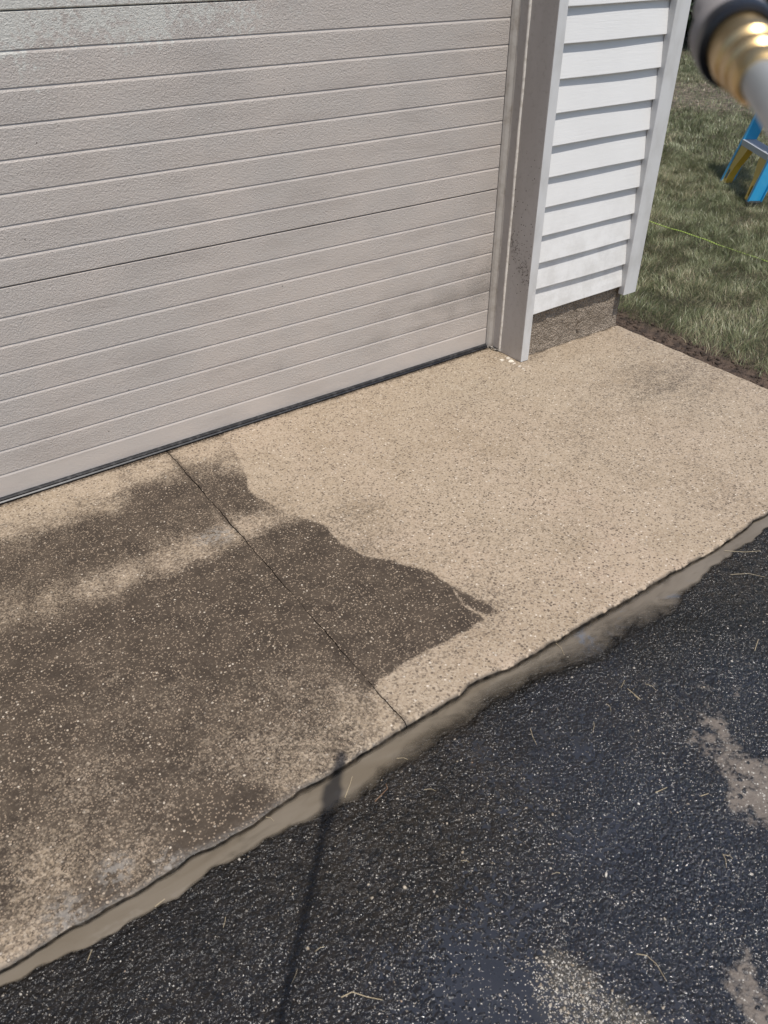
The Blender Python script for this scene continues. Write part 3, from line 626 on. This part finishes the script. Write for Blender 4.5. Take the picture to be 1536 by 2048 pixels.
# ------------------------------------------------------------------ garage
GX1 = .612                                   # right face of foundation
FY = -.156                                   # front face of foundation
DW = -4.877; DH = 2.134
garage = empty('garage'); tag(garage, 'white sided garage with a wide dingy beige overhead door', 'garage')
S = .0762
def door_section(i):
    z0 = i*8*S; pts = []          # profile (y, z) of one section, seen from the front (-y)
    y = 0.0; z = z0+.0012
    pts.append((.004, z0+.0008)); pts.append((0, z0+.0035))
    for k in range(1, 8):
        zg = z0+k*S
        pts += [(0, zg-.0092), (.0025, zg-.0022), (.0027, zg-.0012), (.0026, zg-.0004), (0.0002, zg+.0001)]
    top = z0+8*S
    pts += [(0, top-.0030), (.005, top-.0012), (.011, top-.0006)]
    # rows subdivided so attributes can vary
    P = []
    for a, b in zip(pts, pts[1:]):
        m_ = max(1, int(round((b[1]-a[1])/.0115))); P += [(a[0]+(b[0]-a[0])*t/m_, a[1]+(b[1]-a[1])*t/m_) for t in range(m_)]
    P.append(pts[-1]); P = np.array(P)
    xs = np.concatenate([np.linspace(DW, -2.2, 60)[:-1], np.linspace(-2.2, -.003, 260)])
    X, I = np.meshgrid(xs, np.arange(len(P))); Yy = P[I, 0]; Z = P[I, 1]
    Yy = Yy+.0012*(vnoise(X, Z, 1.5, 101)-.5)
    V = np.stack([X, Yy, Z], -1).reshape(-1, 3); idx = np.arange(X.size).reshape(X.shape)
    F = np.stack([idx[:-1, :-1], idx[:-1, 1:], idx[1:, 1:], idx[1:, :-1]], -1).reshape(-1, 4)
    o = mesh_np('door_section', V, F, C_DOOR, door)
    gk = sst((Z % S), .0, .012)
    # grime: band of dark speckle low on the right, fading left
    gr = [(.05, .1)]
    q = []
    for px, py, v in [(700,650,.45),(800,600,.5),(900,540,.55),(960,500,.5),(950,600,.85),(960,570,.7),(900,620,.75),(850,640,.7),(980,450,.35),(930,640,.45),(960,660,.2),(900,680,.1),(750,700,.6),(760,670,.55),(700,760,.15),(500,740,.4),(560,740,.5),(600,700,.45),(400,820,.35),(300,800,.3),
                      (200,700,.3),(400,650,.35),(500,600,.3),(600,500,.15),(700,480,.12),(850,440,.1),(950,400,.1),(970,200,.05),(500,300,.1),(300,200,.2),(700,200,.15),(200,900,.35),(0,900,.35),(50,850,.4),(0,980,.05),(300,880,.1),(600,790,.1),(800,730,.08),(0,500,.1),(0,700,.2),(600,100,.2),(750,150,.1),(930,470,.3),(350,130,.1)]:
        w = at_y(px, py, 0); q.append((w[0], w[2], v))
    gm = field(X, Z, q, 3, .06)+.10*(vnoise(X, Z, 22, 111)-.5)+.14*(vnoise(X*.5, Z, 40, 112)-.5)+.10*(Z % S < .012)
    c = [(w[0], w[2], v) for (w, v) in [(at_y(px, py, 0), v) for px, py, v in [(0,60,.9),(100,60,.75),(200,50,.75),(300,50,.8),(400,40,.65),(100,90,.5),(250,80,.55),(480,40,.55),(600,20,.35),(0,110,.65),(100,120,.35),(200,120,.25),(400,100,.1),(0,20,.9),(300,10,.7),(0,150,.25),(150,160,.1),(300,150,.05),(500,150,0),(700,60,.05),(0,250,0),(500,400,0),(900,300,0),(200,400,0),(950,60,0),(0,800,0),(800,650,0)]]]
    ch = field(X, Z, c, 3, .03)
    flat = np.where((Z-z0 < S) & (i == 0), .35, 1.0)*np.where(P[I, 0] > .0005, .15, 1.0)
    set_attr(o, 'grime', gm.ravel()); set_attr(o, 'chalk', ch.ravel()); set_attr(o, 'tex', flat.ravel())
    mod = o.modifiers.new('s', 'SOLIDIFY'); mod.thickness = .0015; mod.offset = -1
    return o
door = MB().box(DW, -.004, .016, .05, .006, DH).build('garage_door', C_DARK, garage)
door['label'] = 'beige ribbed sectional door, chalky at the top left and dirty low on the right'
for i in range(4): door_section(i)
# bottom seal: bulb and lip in black rubber with a bright edge
pr = [(.030, .004), (-.004, .004), (-.0105, -.000), (-.0125, -.006), (-.011, -.011), (.030, -.011)]
pr = [(y, z+.0105) for y, z in pr]
MB().prism([(.03, .0005), (-.010, .0005), (-.0145, .003), (-.0155, .007), (-.012, .0105), (-.0135, .0125), (-.0135, .0150), (-.009, .0170), (.03, .017)], 'x', DW+.002, -.006).build('bottom_seal', C_RUB, door)
for ch in door.children:
    if ch.name.startswith('door_section'): ch.location.z = .0135
door.location.z = .0

# jamb: weather strip, inner stop, caulk, outer wrap
fr = MB()
YF = -.192; X0 = .0175
fr.prism([(X0, -.064), (X0, YF+.0015), (X0+.0015, YF), (.0565, YF), (.058, YF+.0015), (.058, -.150), (.040, -.150), (.040, -.064)], 'z', .002, DH+.02)
fr.build('jamb_wrap', C_REV, garage)
MB().prism([(.0125, -.020), (.0125, -.062), (.0115, -.0635), (.16, -.0635), (.16, -.020)], 'z', .012, DH+.01).build('door_stop', C_REV, garage)
MB().prism([(-.001, .012), (-.001, -.002), (.003, -.012), (.0105, -.0225), (.0118, -.0300), (.030, -.0300), (.030, .012)], 'z', .008, DH).build('weather_strip', C_STRIP, garage)
MB().prism([(X0+.0006, YF-.0006), (.0568, YF-.0006), (.0588, YF+.0012), (.0588, -.160), (.0583, -.160), (.0583, YF+.0004), (X0+.0006, YF-.0001)], 'z', .002, DH+.019).build('casing_face', C_TRIM, garage)
# caulk bead, slightly wavy
pts = [(X0-.0012+.0009*math.sin(z*14)+random.uniform(-.0003, .0003), -.0662+.0005*math.sin(z*31), z) for z in np.arange(.004, DH, .02)]
MB().tube(pts, [.0052+random.uniform(-.0005, .0006) for _ in pts], 10).build('caulk_bead', C_CAULK, garage, smooth=True)
# mirror jamb on the far left and header
lj = MB(); lj.box(DW-.20, DW+.0, -.192, .05, .002, DH+.02); lj.build('jamb_wrap', C_REV, garage)
hd = MB(); hd.box(DW, .0, -.188, .048, DH+.001, DH+.14); hd.build('door_header', C_TRIM, garage)

# foundation with pitted face and a crack
def foundation():
    xs = np.linspace(.0575, GX1, 150); zs = np.linspace(-.10, .24, 80); X, Z = np.meshgrid(xs, zs)
    crack_x = .345+.006*np.sin(Z*90)+.02*(Z < .07); cr = np.exp(-((X-crack_x)/.0022)**2)*(Z < .105)*(vnoise(X, Z, 30, 121) > .35)
    Y = FY+.005*(vnoise(X, Z, 45, 122)-.5)+.003*(vnoise(X, Z, 120, 123)-.5)+.008*cr-.004*sst(Z, .03, 0)+.004*sst(X, GX1-.012, GX1)
    V = np.stack([X, Y, Z], -1).reshape(-1, 3); idx = np.arange(X.size).reshape(X.shape); F = [np.stack([idx[:-1, :-1], idx[:-1, 1:], idx[1:, 1:], idx[1:, :-1]], -1).reshape(-1, 4)]
    rim = idx[:, -1]; b = len(V); V2 = V[rim].copy(); V2[:, 1] = 6.5; V = np.vstack([V, V2]); k = b+np.arange(len(rim))
    F.append(np.stack([rim[:-1], k[:-1], k[1:], rim[1:]], -1))
    return mesh_np('foundation', V, np.concatenate(F), C_BLOCK, garage, smooth=True)
foundation()

# siding: lap profile, bottoms at z = .181 + k*.1009
LAP = .1009; ZB = .180; YS = -.178; NL = 22
def lap_profile(k):
    z = ZB+k*LAP; th = .0125
    return [(YS+.003, z+.0035), (YS+.0005, z+.0004), (YS, z+.0012), (YS-.0004, z+.004), (YS+.0015, z+.035), (YS+.006, z+.070), (YS+.010, z+LAP+.004)]
def siding(name, x0, x1, z_top, k0, parent, sag=.0, bot=None):
    V = []; F = []; b = 0
    xs = np.linspace(x0, x1, 24)
    for k in range(k0, 60):
        z = ZB+k*LAP
        if z > z_top: break
        p = np.array([(YS+.0155, z+.0020), (YS+.0014, z+.0004), (YS+.0003, z+.0010), (YS, z+.0026), (YS+.0036, z+.028), (YS+.0076, z+.056), (YS+.0118, z+.085), (YS+.0141, z+LAP-.001), (YS+.0155, z+LAP+.0035)])
        n = len(p); X, I = np.meshgrid(xs, np.arange(n))
        q = random.uniform(-.0015, .0015); tilt = random.uniform(-.0018, .0018) if bot is None else 0
        Z = p[I, 1]+tilt*(X-x0)+.0008*np.sin(X*9+k); Y = p[I, 0]+.0010*np.sin(X*7+k*1.7)
        if k == 0: Z = Z+.010*(X-x0)/(x1-x0)*(I < 5)
        V.append(np.stack([X, Y, Z], -1).reshape(-1, 3)); idx = np.arange(X.size).reshape(X.shape)+b; b += X.size
        F.append(np.stack([idx[:-1, :-1], idx[:-1, 1:], idx[1:, 1:], idx[1:, :-1]], -1).reshape(-1, 4))
    o = mesh_np(name, np.concatenate(V), np.concatenate(F), C_SID, parent, smooth=False)
    return o
siding('siding', .060, .600, 2.42, 0, garage)
siding('siding', DW-1.2, DW-.201, 2.42, 0, garage)
siding('siding', DW-.2, .060, 2.42, 22, garage)
# sheathing behind the siding
MB().box(.059, .595, YS+.0158, -.148, .196, 2.5).build('wall_sheathing', C_DARK, garage)
# corner post: L profile with return flanges (channel that receives the laps)
PX0, PX1, PY = .573, .649, -.198
cp = MB()
cp.prism([(PX0, PY+.0018), (PX0+.0018, PY), (PX1-.0018, PY), (PX1, PY+.0018), (PX1, PY+.076), (PX1-.022, PY+.076), (PX1-.022, PY+.073), (PX1-.003, PY+.073), (PX1-.003, PY+.003), (PX0+.0025, PY+.003), (PX0+.0025, PY+.026), (PX0+.035, PY+.0265), (PX0+.035, PY+.028), (PX0, PY+.028)], 'z', .156, 2.48)
cp.build('corner_post', C_TRIM, garage)
# side wall with its own laps (faces +x), foundation side below
sw = MB()
for k in range(23):
    z = ZB+k*LAP
    sw.prism([(-0.112, z), (-.112, z+LAP+.003), (6.5, z+LAP+.003), (6.5, z)], 'x', .612, .613)
sw.bm.free(); sw = MB()
V = []; F = []; b = 0
for k in range(23):
    z = ZB+k*LAP; xa = .632
    p = [(xa-.0125, z+.003), (xa-.002, z+.0008), (xa, z+.0022), (xa-.0045, z+.066), (xa-.0125, z+LAP+.0035)]
    for (x, zz) in p: V += [(x, -.124, zz), (x, 6.5, zz)]
    for i in range(4): F.append((b+2*i, b+2*i+1, b+2*i+3, b+2*i+2))
    b += 10
mesh_np('siding', V, F, C_SID, garage)
MB().box(.05, .6185, -.12, 6.5, .24, 2.5).build('wall_sheathing', C_DARK, garage)
MB().box(DW-1.2, DW-.201, -.14, 6.5, -.1, 2.5).build('wall_sheathing', C_DARK, garage)
MB().box(DW-.2, .06, -.16, .3, DH+.141, 2.5).build('wall_sheathing', C_DARK, garage)
# soffit, fascia and roof
m = N('shingles'); bk = m.noise(9, 4, .7); m.set(Base_Color=m.mix(bk, (.05, .045, .04), (.11, .10, .09)), Roughness=.9, Normal=m.bump(m.noise(40, 3), .01, 1)); C_SHIN = m.m
m = MB(); m.box(DW-1.5, .80, -.30, -.10, 2.50, 2.515); m.box(.6, .80, -.10, 6.8, 2.50, 2.515); m.build('soffit', C_TRIM, garage)
m = MB(); m.box(DW-1.5, .82, -.322, -.303, 2.49, 2.62); m.build('fascia', C_TRIM, garage)
MB().prism([(-.345, 2.66), (3.15, 4.2), (6.85, 2.66), (6.85, 2.625), (3.15, 4.15), (-.345, 2.625)], 'x', DW-1.6, .85).build('roof', C_SHIN, garage)
MB().prism([(-.12, 2.516), (3.15, 4.13), (6.5, 2.516)], 'x', .60, .62).build('gable_wall', C_SID, garage)

# torn flashing and debris at the foot of the jamb
m = N('torn_foil'); m.set(Base_Color=m.mix(m.noise(200, 3), (.10, .08, .07), (.6, .56, .5)), Roughness=.5, Normal=m.bump(m.noise(200, 3), .004, 1))
V = []; F = []
for i in range(46):
    t = i/45; c = np.array([-.003+.020*t+random.uniform(-.004, .004), -.010-.075*t, .0035+random.uniform(0, .006)]); r = random.uniform(.0025, .006)
    a = len(V); V += [tuple(c+np.array([random.gauss(0, r), random.gauss(0, r), abs(random.gauss(0, r*.8))])) for _ in range(3)]; F.append((a, a+1, a+2))
o = mesh_np('crumbled_debris', V, F, m.m); tag(o, 'grey crumbled debris and flaking caulk under the foot of the door jamb', kind='stuff')
m = N('paint_flake').set(Base_Color=(.72, .66, .56), Roughness=.7).m
def flake(px, py, r, label):
    c = at(px, py); n = 11; b = MB(); pts = []
    for k in range(n):
        a = 6.283*k/n; q = r*random.uniform(.65, 1.25); pts.append((c[0]+q*1.3*math.cos(a), c[1]+q*math.sin(a)))
    b.prism(pts, 'z', .0008, .0022); o = b.build('paint_flake', m); tag(o, label, 'paint chip')
flake(1022, 723, .010, 'largest cream paint chip on the concrete at the foot of the door jamb')
flake(1004, 721, .006, 'small cream paint chip left of the largest one, below the door jamb')

# ------------------------------------------------------------------ stepladder
C_BLUE = N('blue_fibreglass'); C_BLUE.set(Base_Color=C_BLUE.mix(C_BLUE.ss(C_BLUE.noise(18, 4), .4, .75), (.03, .34, .62), (.06, .38, .64)), Roughness=.4); C_BLUE = C_BLUE.m
C_YEL = plain('yellow_plastic', (.68, .42, .05), .45); C_ALU = N('aluminium'); C_ALU.set(Base_Color=(.55, .56, .59), Roughness=.5, Metallic=.2); C_ALU = C_ALU.m
C_BLK = plain('black_foot', (.02, .02, .02), .7)
pl = Vector(at(1440, 368)); pr_ = Vector(at(1490, 408)); pl.z = pr_.z = -.0
ax = (pr_-pl); width = ax.length; ax.normalize(); back = Vector((ax.y, -ax.x, 0));
if back.x < 0: back = -back
lad = empty('stepladder', (pl+pr_)/2); tag(lad, 'blue fibreglass stepladder with a grey step and yellow braces standing on the lawn', 'ladder')
Ml = Matrix.Identity(4); Ml.col[0][:3] = ax; Ml.col[1][:3] = back; Ml.col[2][:3] = (0, 0, 1)
H = 1.78; LEAN = math.radians(15.5); TAP = .10          # local frame: x across, y towards the rear rails
hw = width/2
def rail_pt(side, t, rear=False):                        # t = height 0..H
    x = side*(hw-TAP*t/H-(.02 if rear else 0)); y = math.tan(LEAN)*t if not rear else math.tan(LEAN)*H+.02+math.tan(LEAN*1.0)*(H-t)
    return Vector((x, y, t))
def channel(side, rear, name, mat, w=.082, fl=.028, th=.004, h=H):
    """C-shaped rail: web faces sideways, flanges turn outwards"""
    b = MB(); a0 = rail_pt(side, 0, rear); a1 = rail_pt(side, h, rear); d = (a1-a0).normalized()
    n_ = Vector((0, 1, 0)); n_ = (n_-d*n_.dot(d)).normalized(); s_ = d.cross(n_)*1.0
    if s_.x*side < 0: s_ = -s_
    w = w if not rear else .055
    prof = [(0, 0), (fl, 0), (fl, th), (th, th), (th, w-th), (fl, w-th), (fl, w), (0, w)]
    A = [b.bm.verts.new(a0+s_*p+n_*q) for p, q in prof]; B = [b.bm.verts.new(a1+s_*p+n_*q) for p, q in prof]; n = len(prof)
    for i in range(n): b.bm.faces.new((A[i], A[(i+1) % n], B[(i+1) % n], B[i]))
    b.bm.faces.new(A); b.bm.faces.new(B[::-1])
    return b.build(name, mat, lad, mw=Ml)
RI = Ml
for side in (-1, 1):
    channel(side, False, 'rail', C_BLUE); channel(side, True, 'rear_rail', C_BLUE)
for k, t in enumerate([.285, .59, .895, 1.2, 1.5]):
    a = rail_pt(-1, t); c = rail_pt(1, t); y0 = a.y-.006
    b = MB(); b.box(a.x+.001, c.x-.001, y0, y0+.085, t-.004, t); b.box(a.x+.001, c.x-.001, y0-.001, y0+.002, t-.034, t+.001); b.box(a.x+.001, c.x-.001, y0+.083, y0+.086, t-.034, t+.001)
    st_ = b.build('step', C_ALU, lad, mw=Ml)
    for q in range(9):                                   # tread ribs
        pass
    tr = MB()
    for q in range(8): tr.box(a.x+.004, c.x-.004, y0+.008+q*.009, y0+.0105+q*.009, t, t+.0016)
    tr.build('tread', C_ALU, st_, mw=None if False else Ml)
for t in (.285, 1.0): 
    a = rail_pt(-1, t, True); c = rail_pt(1, t, True); MB().tube([a+Vector((0, .02, 0)), c+Vector((0, .02, 0))], .011, 10).build('rear_bar', C_ALU, lad, smooth=True, mw=Ml)
# yellow knee braces under the lowest step: arched plates with an oval hole at the foot
for side in (-1, 1):
    b = MB(); ft = rail_pt(side, .03); tp = rail_pt(side, .25)
    inner = -side; outl = []
    P0 = [(0, .02), (0, .25), (.13, .252), (.118, .215), (.072, .13), (.058, .07), (.055, .02)]
    hole = [(.014, .045), (.014, .095), (.026, .105), (.036, .095), (.036, .050), (.026, .040)]
    def mp(p, dy): 
        r = rail_pt(side, p[1]); return Vector((r.x+inner*p[0]*1.0, r.y+.004+dy, p[1]))
    bm = b.bm
    for dy in (0, .003):
        outer = [bm.verts.new(mp(p, dy)) for p in P0]; es = [bm.edges.new((outer[i], outer[(i+1) % len(outer)])) for i in range(len(outer))]
        hl = [bm.verts.new(mp(p, dy)) for p in hole]; es += [bm.edges.new((hl[i], hl[(i+1) % len(hl)])) for i in range(len(hl))]
        bmesh.ops.triangle_fill(bm, edges=es, use_beauty=True)
    # flange along the arched edge
    arc = P0[2:]
    for p, q in zip(arc, arc[1:]):
        v = [bm.verts.new(mp(p, 0)), bm.verts.new(mp(q, 0)), bm.verts.new(mp(q, .045)), bm.verts.new(mp(p, .045))]; bm.faces.new(v)
    b.build('knee_brace', C_YEL, lad, mw=Ml)
    f = rail_pt(side, 0); MB().box(f.x-.012, f.x+.034 if side > 0 else f.x+.012, f.y-.004, f.y+.088, -.02, .02, .002).build('rail_foot', C_BLK, lad, mw=Ml)
tp = rail_pt(-1, H); tc = rail_pt(1, H); MB().box(tp.x-.04, tc.x+.04, tp.y-.03, tp.y+.19, H-.02, H+.05, .01).build('top_cap', C_BLUE, lad, mw=Ml)
for side in (-1, 1):
    a = rail_pt(side, .95); c = rail_pt(side, .95, True); MB().tube([a+Vector((0, .06, 0)), c], .005, 8).build('spreader', C_ALU, lad, mw=Ml)

# ------------------------------------------------------------------ neon cord in the grass
m = N('neon_cord'); br = m.vor(230)[0]; s_ = m.sep(); wv = m.math('SINE', m.math('MULTIPLY', s_[1], 420))
m.set(Base_Color=m.mix(m.ss(wv, .2, .7), (.50, .66, .14), (.20, .28, .06)), Roughness=.6); C_CORD = m.m
pts = []
for y in np.arange(-2.2, 4.2, .03):
    x = 1.882+.003*math.sin(y*3); gz = float(lawn_z(np.array([x]), np.array([y]))[0])
    lift = .030-.022*float(sst(np.array(y), .50, .05))
    pts.append((x, y, gz+lift+.003*math.sin(y*11)))
o = MB().tube(pts, .0026, 8).build('cord', C_CORD, smooth=True); tag(o, 'thin neon yellow green cord stretched across the lawn', 'cord')

# ------------------------------------------------------------------ shrubs and trees beyond the lawn
C_BARK = plain('bark', (.09, .065, .045), .9)
m = N('dark_leaf'); r = m.attr('rnd'); m.set(Base_Color=m.mix(r, (.012, .026, .010), (.045, .075, .028)), Roughness=.6); C_LEAF = m.m
def bush(name, cx, cy, rx, rz, n, seed, label, cat, trunk=0.0, leaf=.06):
    g = np.random.default_rng(seed); root = empty(name, (cx, cy, -.03)); tag(root, label, cat, 'trees and shrubs beyond the lawn')
    k = 26; cc = g.normal(size=(k, 3)); cc /= np.linalg.norm(cc, axis=1)[:, None]; cc *= g.uniform(.35, .85, (k, 1)); cr = g.uniform(.25, .5, k)
    w = g.integers(0, k, n); d = g.normal(size=(n, 3)); d /= np.linalg.norm(d, axis=1)[:, None]; p = cc[w]+d*(cr[w]*g.random(n)**.4)[:, None]
    p = p*np.array([rx, rx, rz])+np.array([0, 0, trunk+rz*.92]); p[:, 2] = np.maximum(p[:, 2], .05)
    a = g.normal(size=(n, 3)); a /= np.linalg.norm(a, axis=1)[:, None]; bb = np.cross(a, g.normal(size=(n, 3))); bb /= np.linalg.norm(bb, axis=1)[:, None]
    s_ = (leaf*g.uniform(.6, 1.3, n))[:, None]
    V = np.stack([p-a*s_, p+bb*s_*.45, p+a*s_, p-bb*s_*.45], 1).reshape(-1, 3); F = np.arange(4*n).reshape(-1, 4)
    o = mesh_np('crown', V, F, C_LEAF, root); set_attr(o, 'rnd', np.repeat(g.random(n), 4))
    t = MB(); t.tube([(0, 0, 0), (.02, 0, trunk*.6+.15), (-.02, .03, trunk+rz*.8)], [.05+.1*(trunk > 0), .04+.07*(trunk > 0), .03], 10)
    for q in range(5): 
        e = cc[q]*np.array([rx, rx, rz])*.8; t.tube([(0, 0, trunk*.6+.15), (e[0]*.5, e[1]*.5, trunk+rz*.6), (e[0], e[1], trunk+rz+e[2]*.6)], [.03, .02, .01], 6)
    t.build('trunk', C_BARK, root, smooth=True)
c1 = at(1400, 30); d1 = (c1-CAM); d1 /= np.linalg.norm(d1[:2])
def far(px, dist): r_ = ray(px, 60); r_ = r_[:2]/np.linalg.norm(r_[:2]); return CAM[0]+r_[0]*dist, CAM[1]+r_[1]*dist
for i, (px, dist, rx, rz, tr, n, lab, cat) in enumerate([(1385, 15.5, 1.2, .9, 0, 14000, 'dark evergreen shrub behind the garage corner', 'shrub'), (1480, 16.5, 1.4, 1.2, 0, 16000, 'dark shrub behind the nozzle, right of the other', 'shrub'),
        (1600, 15, 1.5, 1.3, 0, 14000, 'dark shrub beyond the stepladder', 'shrub'), (1430, 19, 2.8, 2.4, 2.0, 26000, 'tall leafy tree shading the far lawn', 'tree'), (1300, 18, 2.2, 2.0, 1.2, 18000, 'leafy tree hidden mostly behind the garage corner', 'tree')]):
    x, y = far(px, dist); bush('shrub' if cat == 'shrub' else 'leafy_tree', x, y, rx, rz, n, 200+i, lab, cat, tr, .07 if tr == 0 else .10)
# shade tree just outside the frame (its shade falls on the far lawn)
x, y = far(1440, 11.5); x2, y2 = x+.6, y-1.6
# ------------------------------------------------------------------ pressure washer lance
ring = Vector(CAM+.38*ray(1482, 92)); pipe0 = Vector(CAM+.335*ray(1522, 160))
AX = (ring-pipe0).normalized(); AX = (AX*.8+Vector((.645, .758, .09)).normalized()*.2).normalized()
lance = empty('pressure_washer_lance', pipe0); tag(lance, 'pressure washer lance with brass coupler and black nozzle held in front of the camera', 'pressure washer lance')
Q = AX.to_track_quat('Z', 'Y').to_matrix().to_4x4(); L0 = (ring-pipe0).length
C_BRASS = N('brass'); C_BRASS.set(Base_Color=C_BRASS.mix(C_BRASS.noise(30, 3), (.62, .43, .20), (.78, .58, .30)), Roughness=.38, Metallic=1.0); C_BRASS = C_BRASS.m
C_STEEL = N('zinc_pipe'); C_STEEL.set(Base_Color=C_STEEL.mix(C_STEEL.ss(C_STEEL.noise(60, 4), .4, .7), (.42, .43, .42), (.55, .55, .53)), Roughness=.38, Metallic=.45); C_STEEL = C_STEEL.m
C_NOZ = N('black_nozzle_plastic'); C_NOZ.set(Base_Color=(.010, .010, .013), Roughness=.35); C_NOZ = C_NOZ.m
C_NOZG = N('grey_nozzle_sleeve'); C_NOZG.set(Base_Color=C_NOZG.mix(C_NOZG.noise(50, 4), (.22, .20, .19), (.32, .29, .275)), Roughness=.55); C_NOZG = C_NOZG.m
MB().tube([(0, 0, -.95), (0, 0, -.5), (0, 0, .004)], .0082, 32).build('lance_pipe', C_STEEL, lance, smooth=True, mw=Q)
pf = [(-.001, .0092), (.002, .0112), (.010, .0118), (.0125, .0108), (.0150, .0108), (.0170, .0128), (.027, .0132), (.0295, .0120), (.0320, .0120), (.0345, .0144), (.047, .0150), (.050, .0140), (.052, .0142), (L0+.01, .0150)]
MB().lathe(pf, 60).build('brass_coupler', C_BRASS, lance, smooth=True, mw=Q)
k = L0-.002
MB().lathe([(k, .0140), (k-.001, .0172), (k, .0196), (k+.003, .0201), (k+.010, .0204), (k+.014, .0201), (k+.0145, .0190), (k+.017, .0185)], 64).build('nozzle_collar', C_NOZ, lance, smooth=True, mw=Q @ Matrix.Diagonal((.95, .95, 1, 1)))
MB().lathe([(k+.0146, .0185), (k+.0147, .0198), (k+.018, .0204), (k+.034, .0204), (k+.037, .0190), (k+.042, .0125), (k+.100, .0110), (k+.115, .0085), (k+.112, .0060)], 64).build('nozzle_body', C_NOZG, lance, smooth=True, mw=Q @ Matrix.Diagonal((.95, .95, 1, 1)))
g_ = MB(); g_.tube([(0, 0, -.94), (0, 0, -1.12)], .014, 20); g_.tube([(0, 0, -1.10), (0, 0, -1.20)], [.019, .017], 16)
g_.build('lance_grip', C_NOZ, lance, smooth=True, mw=Q)
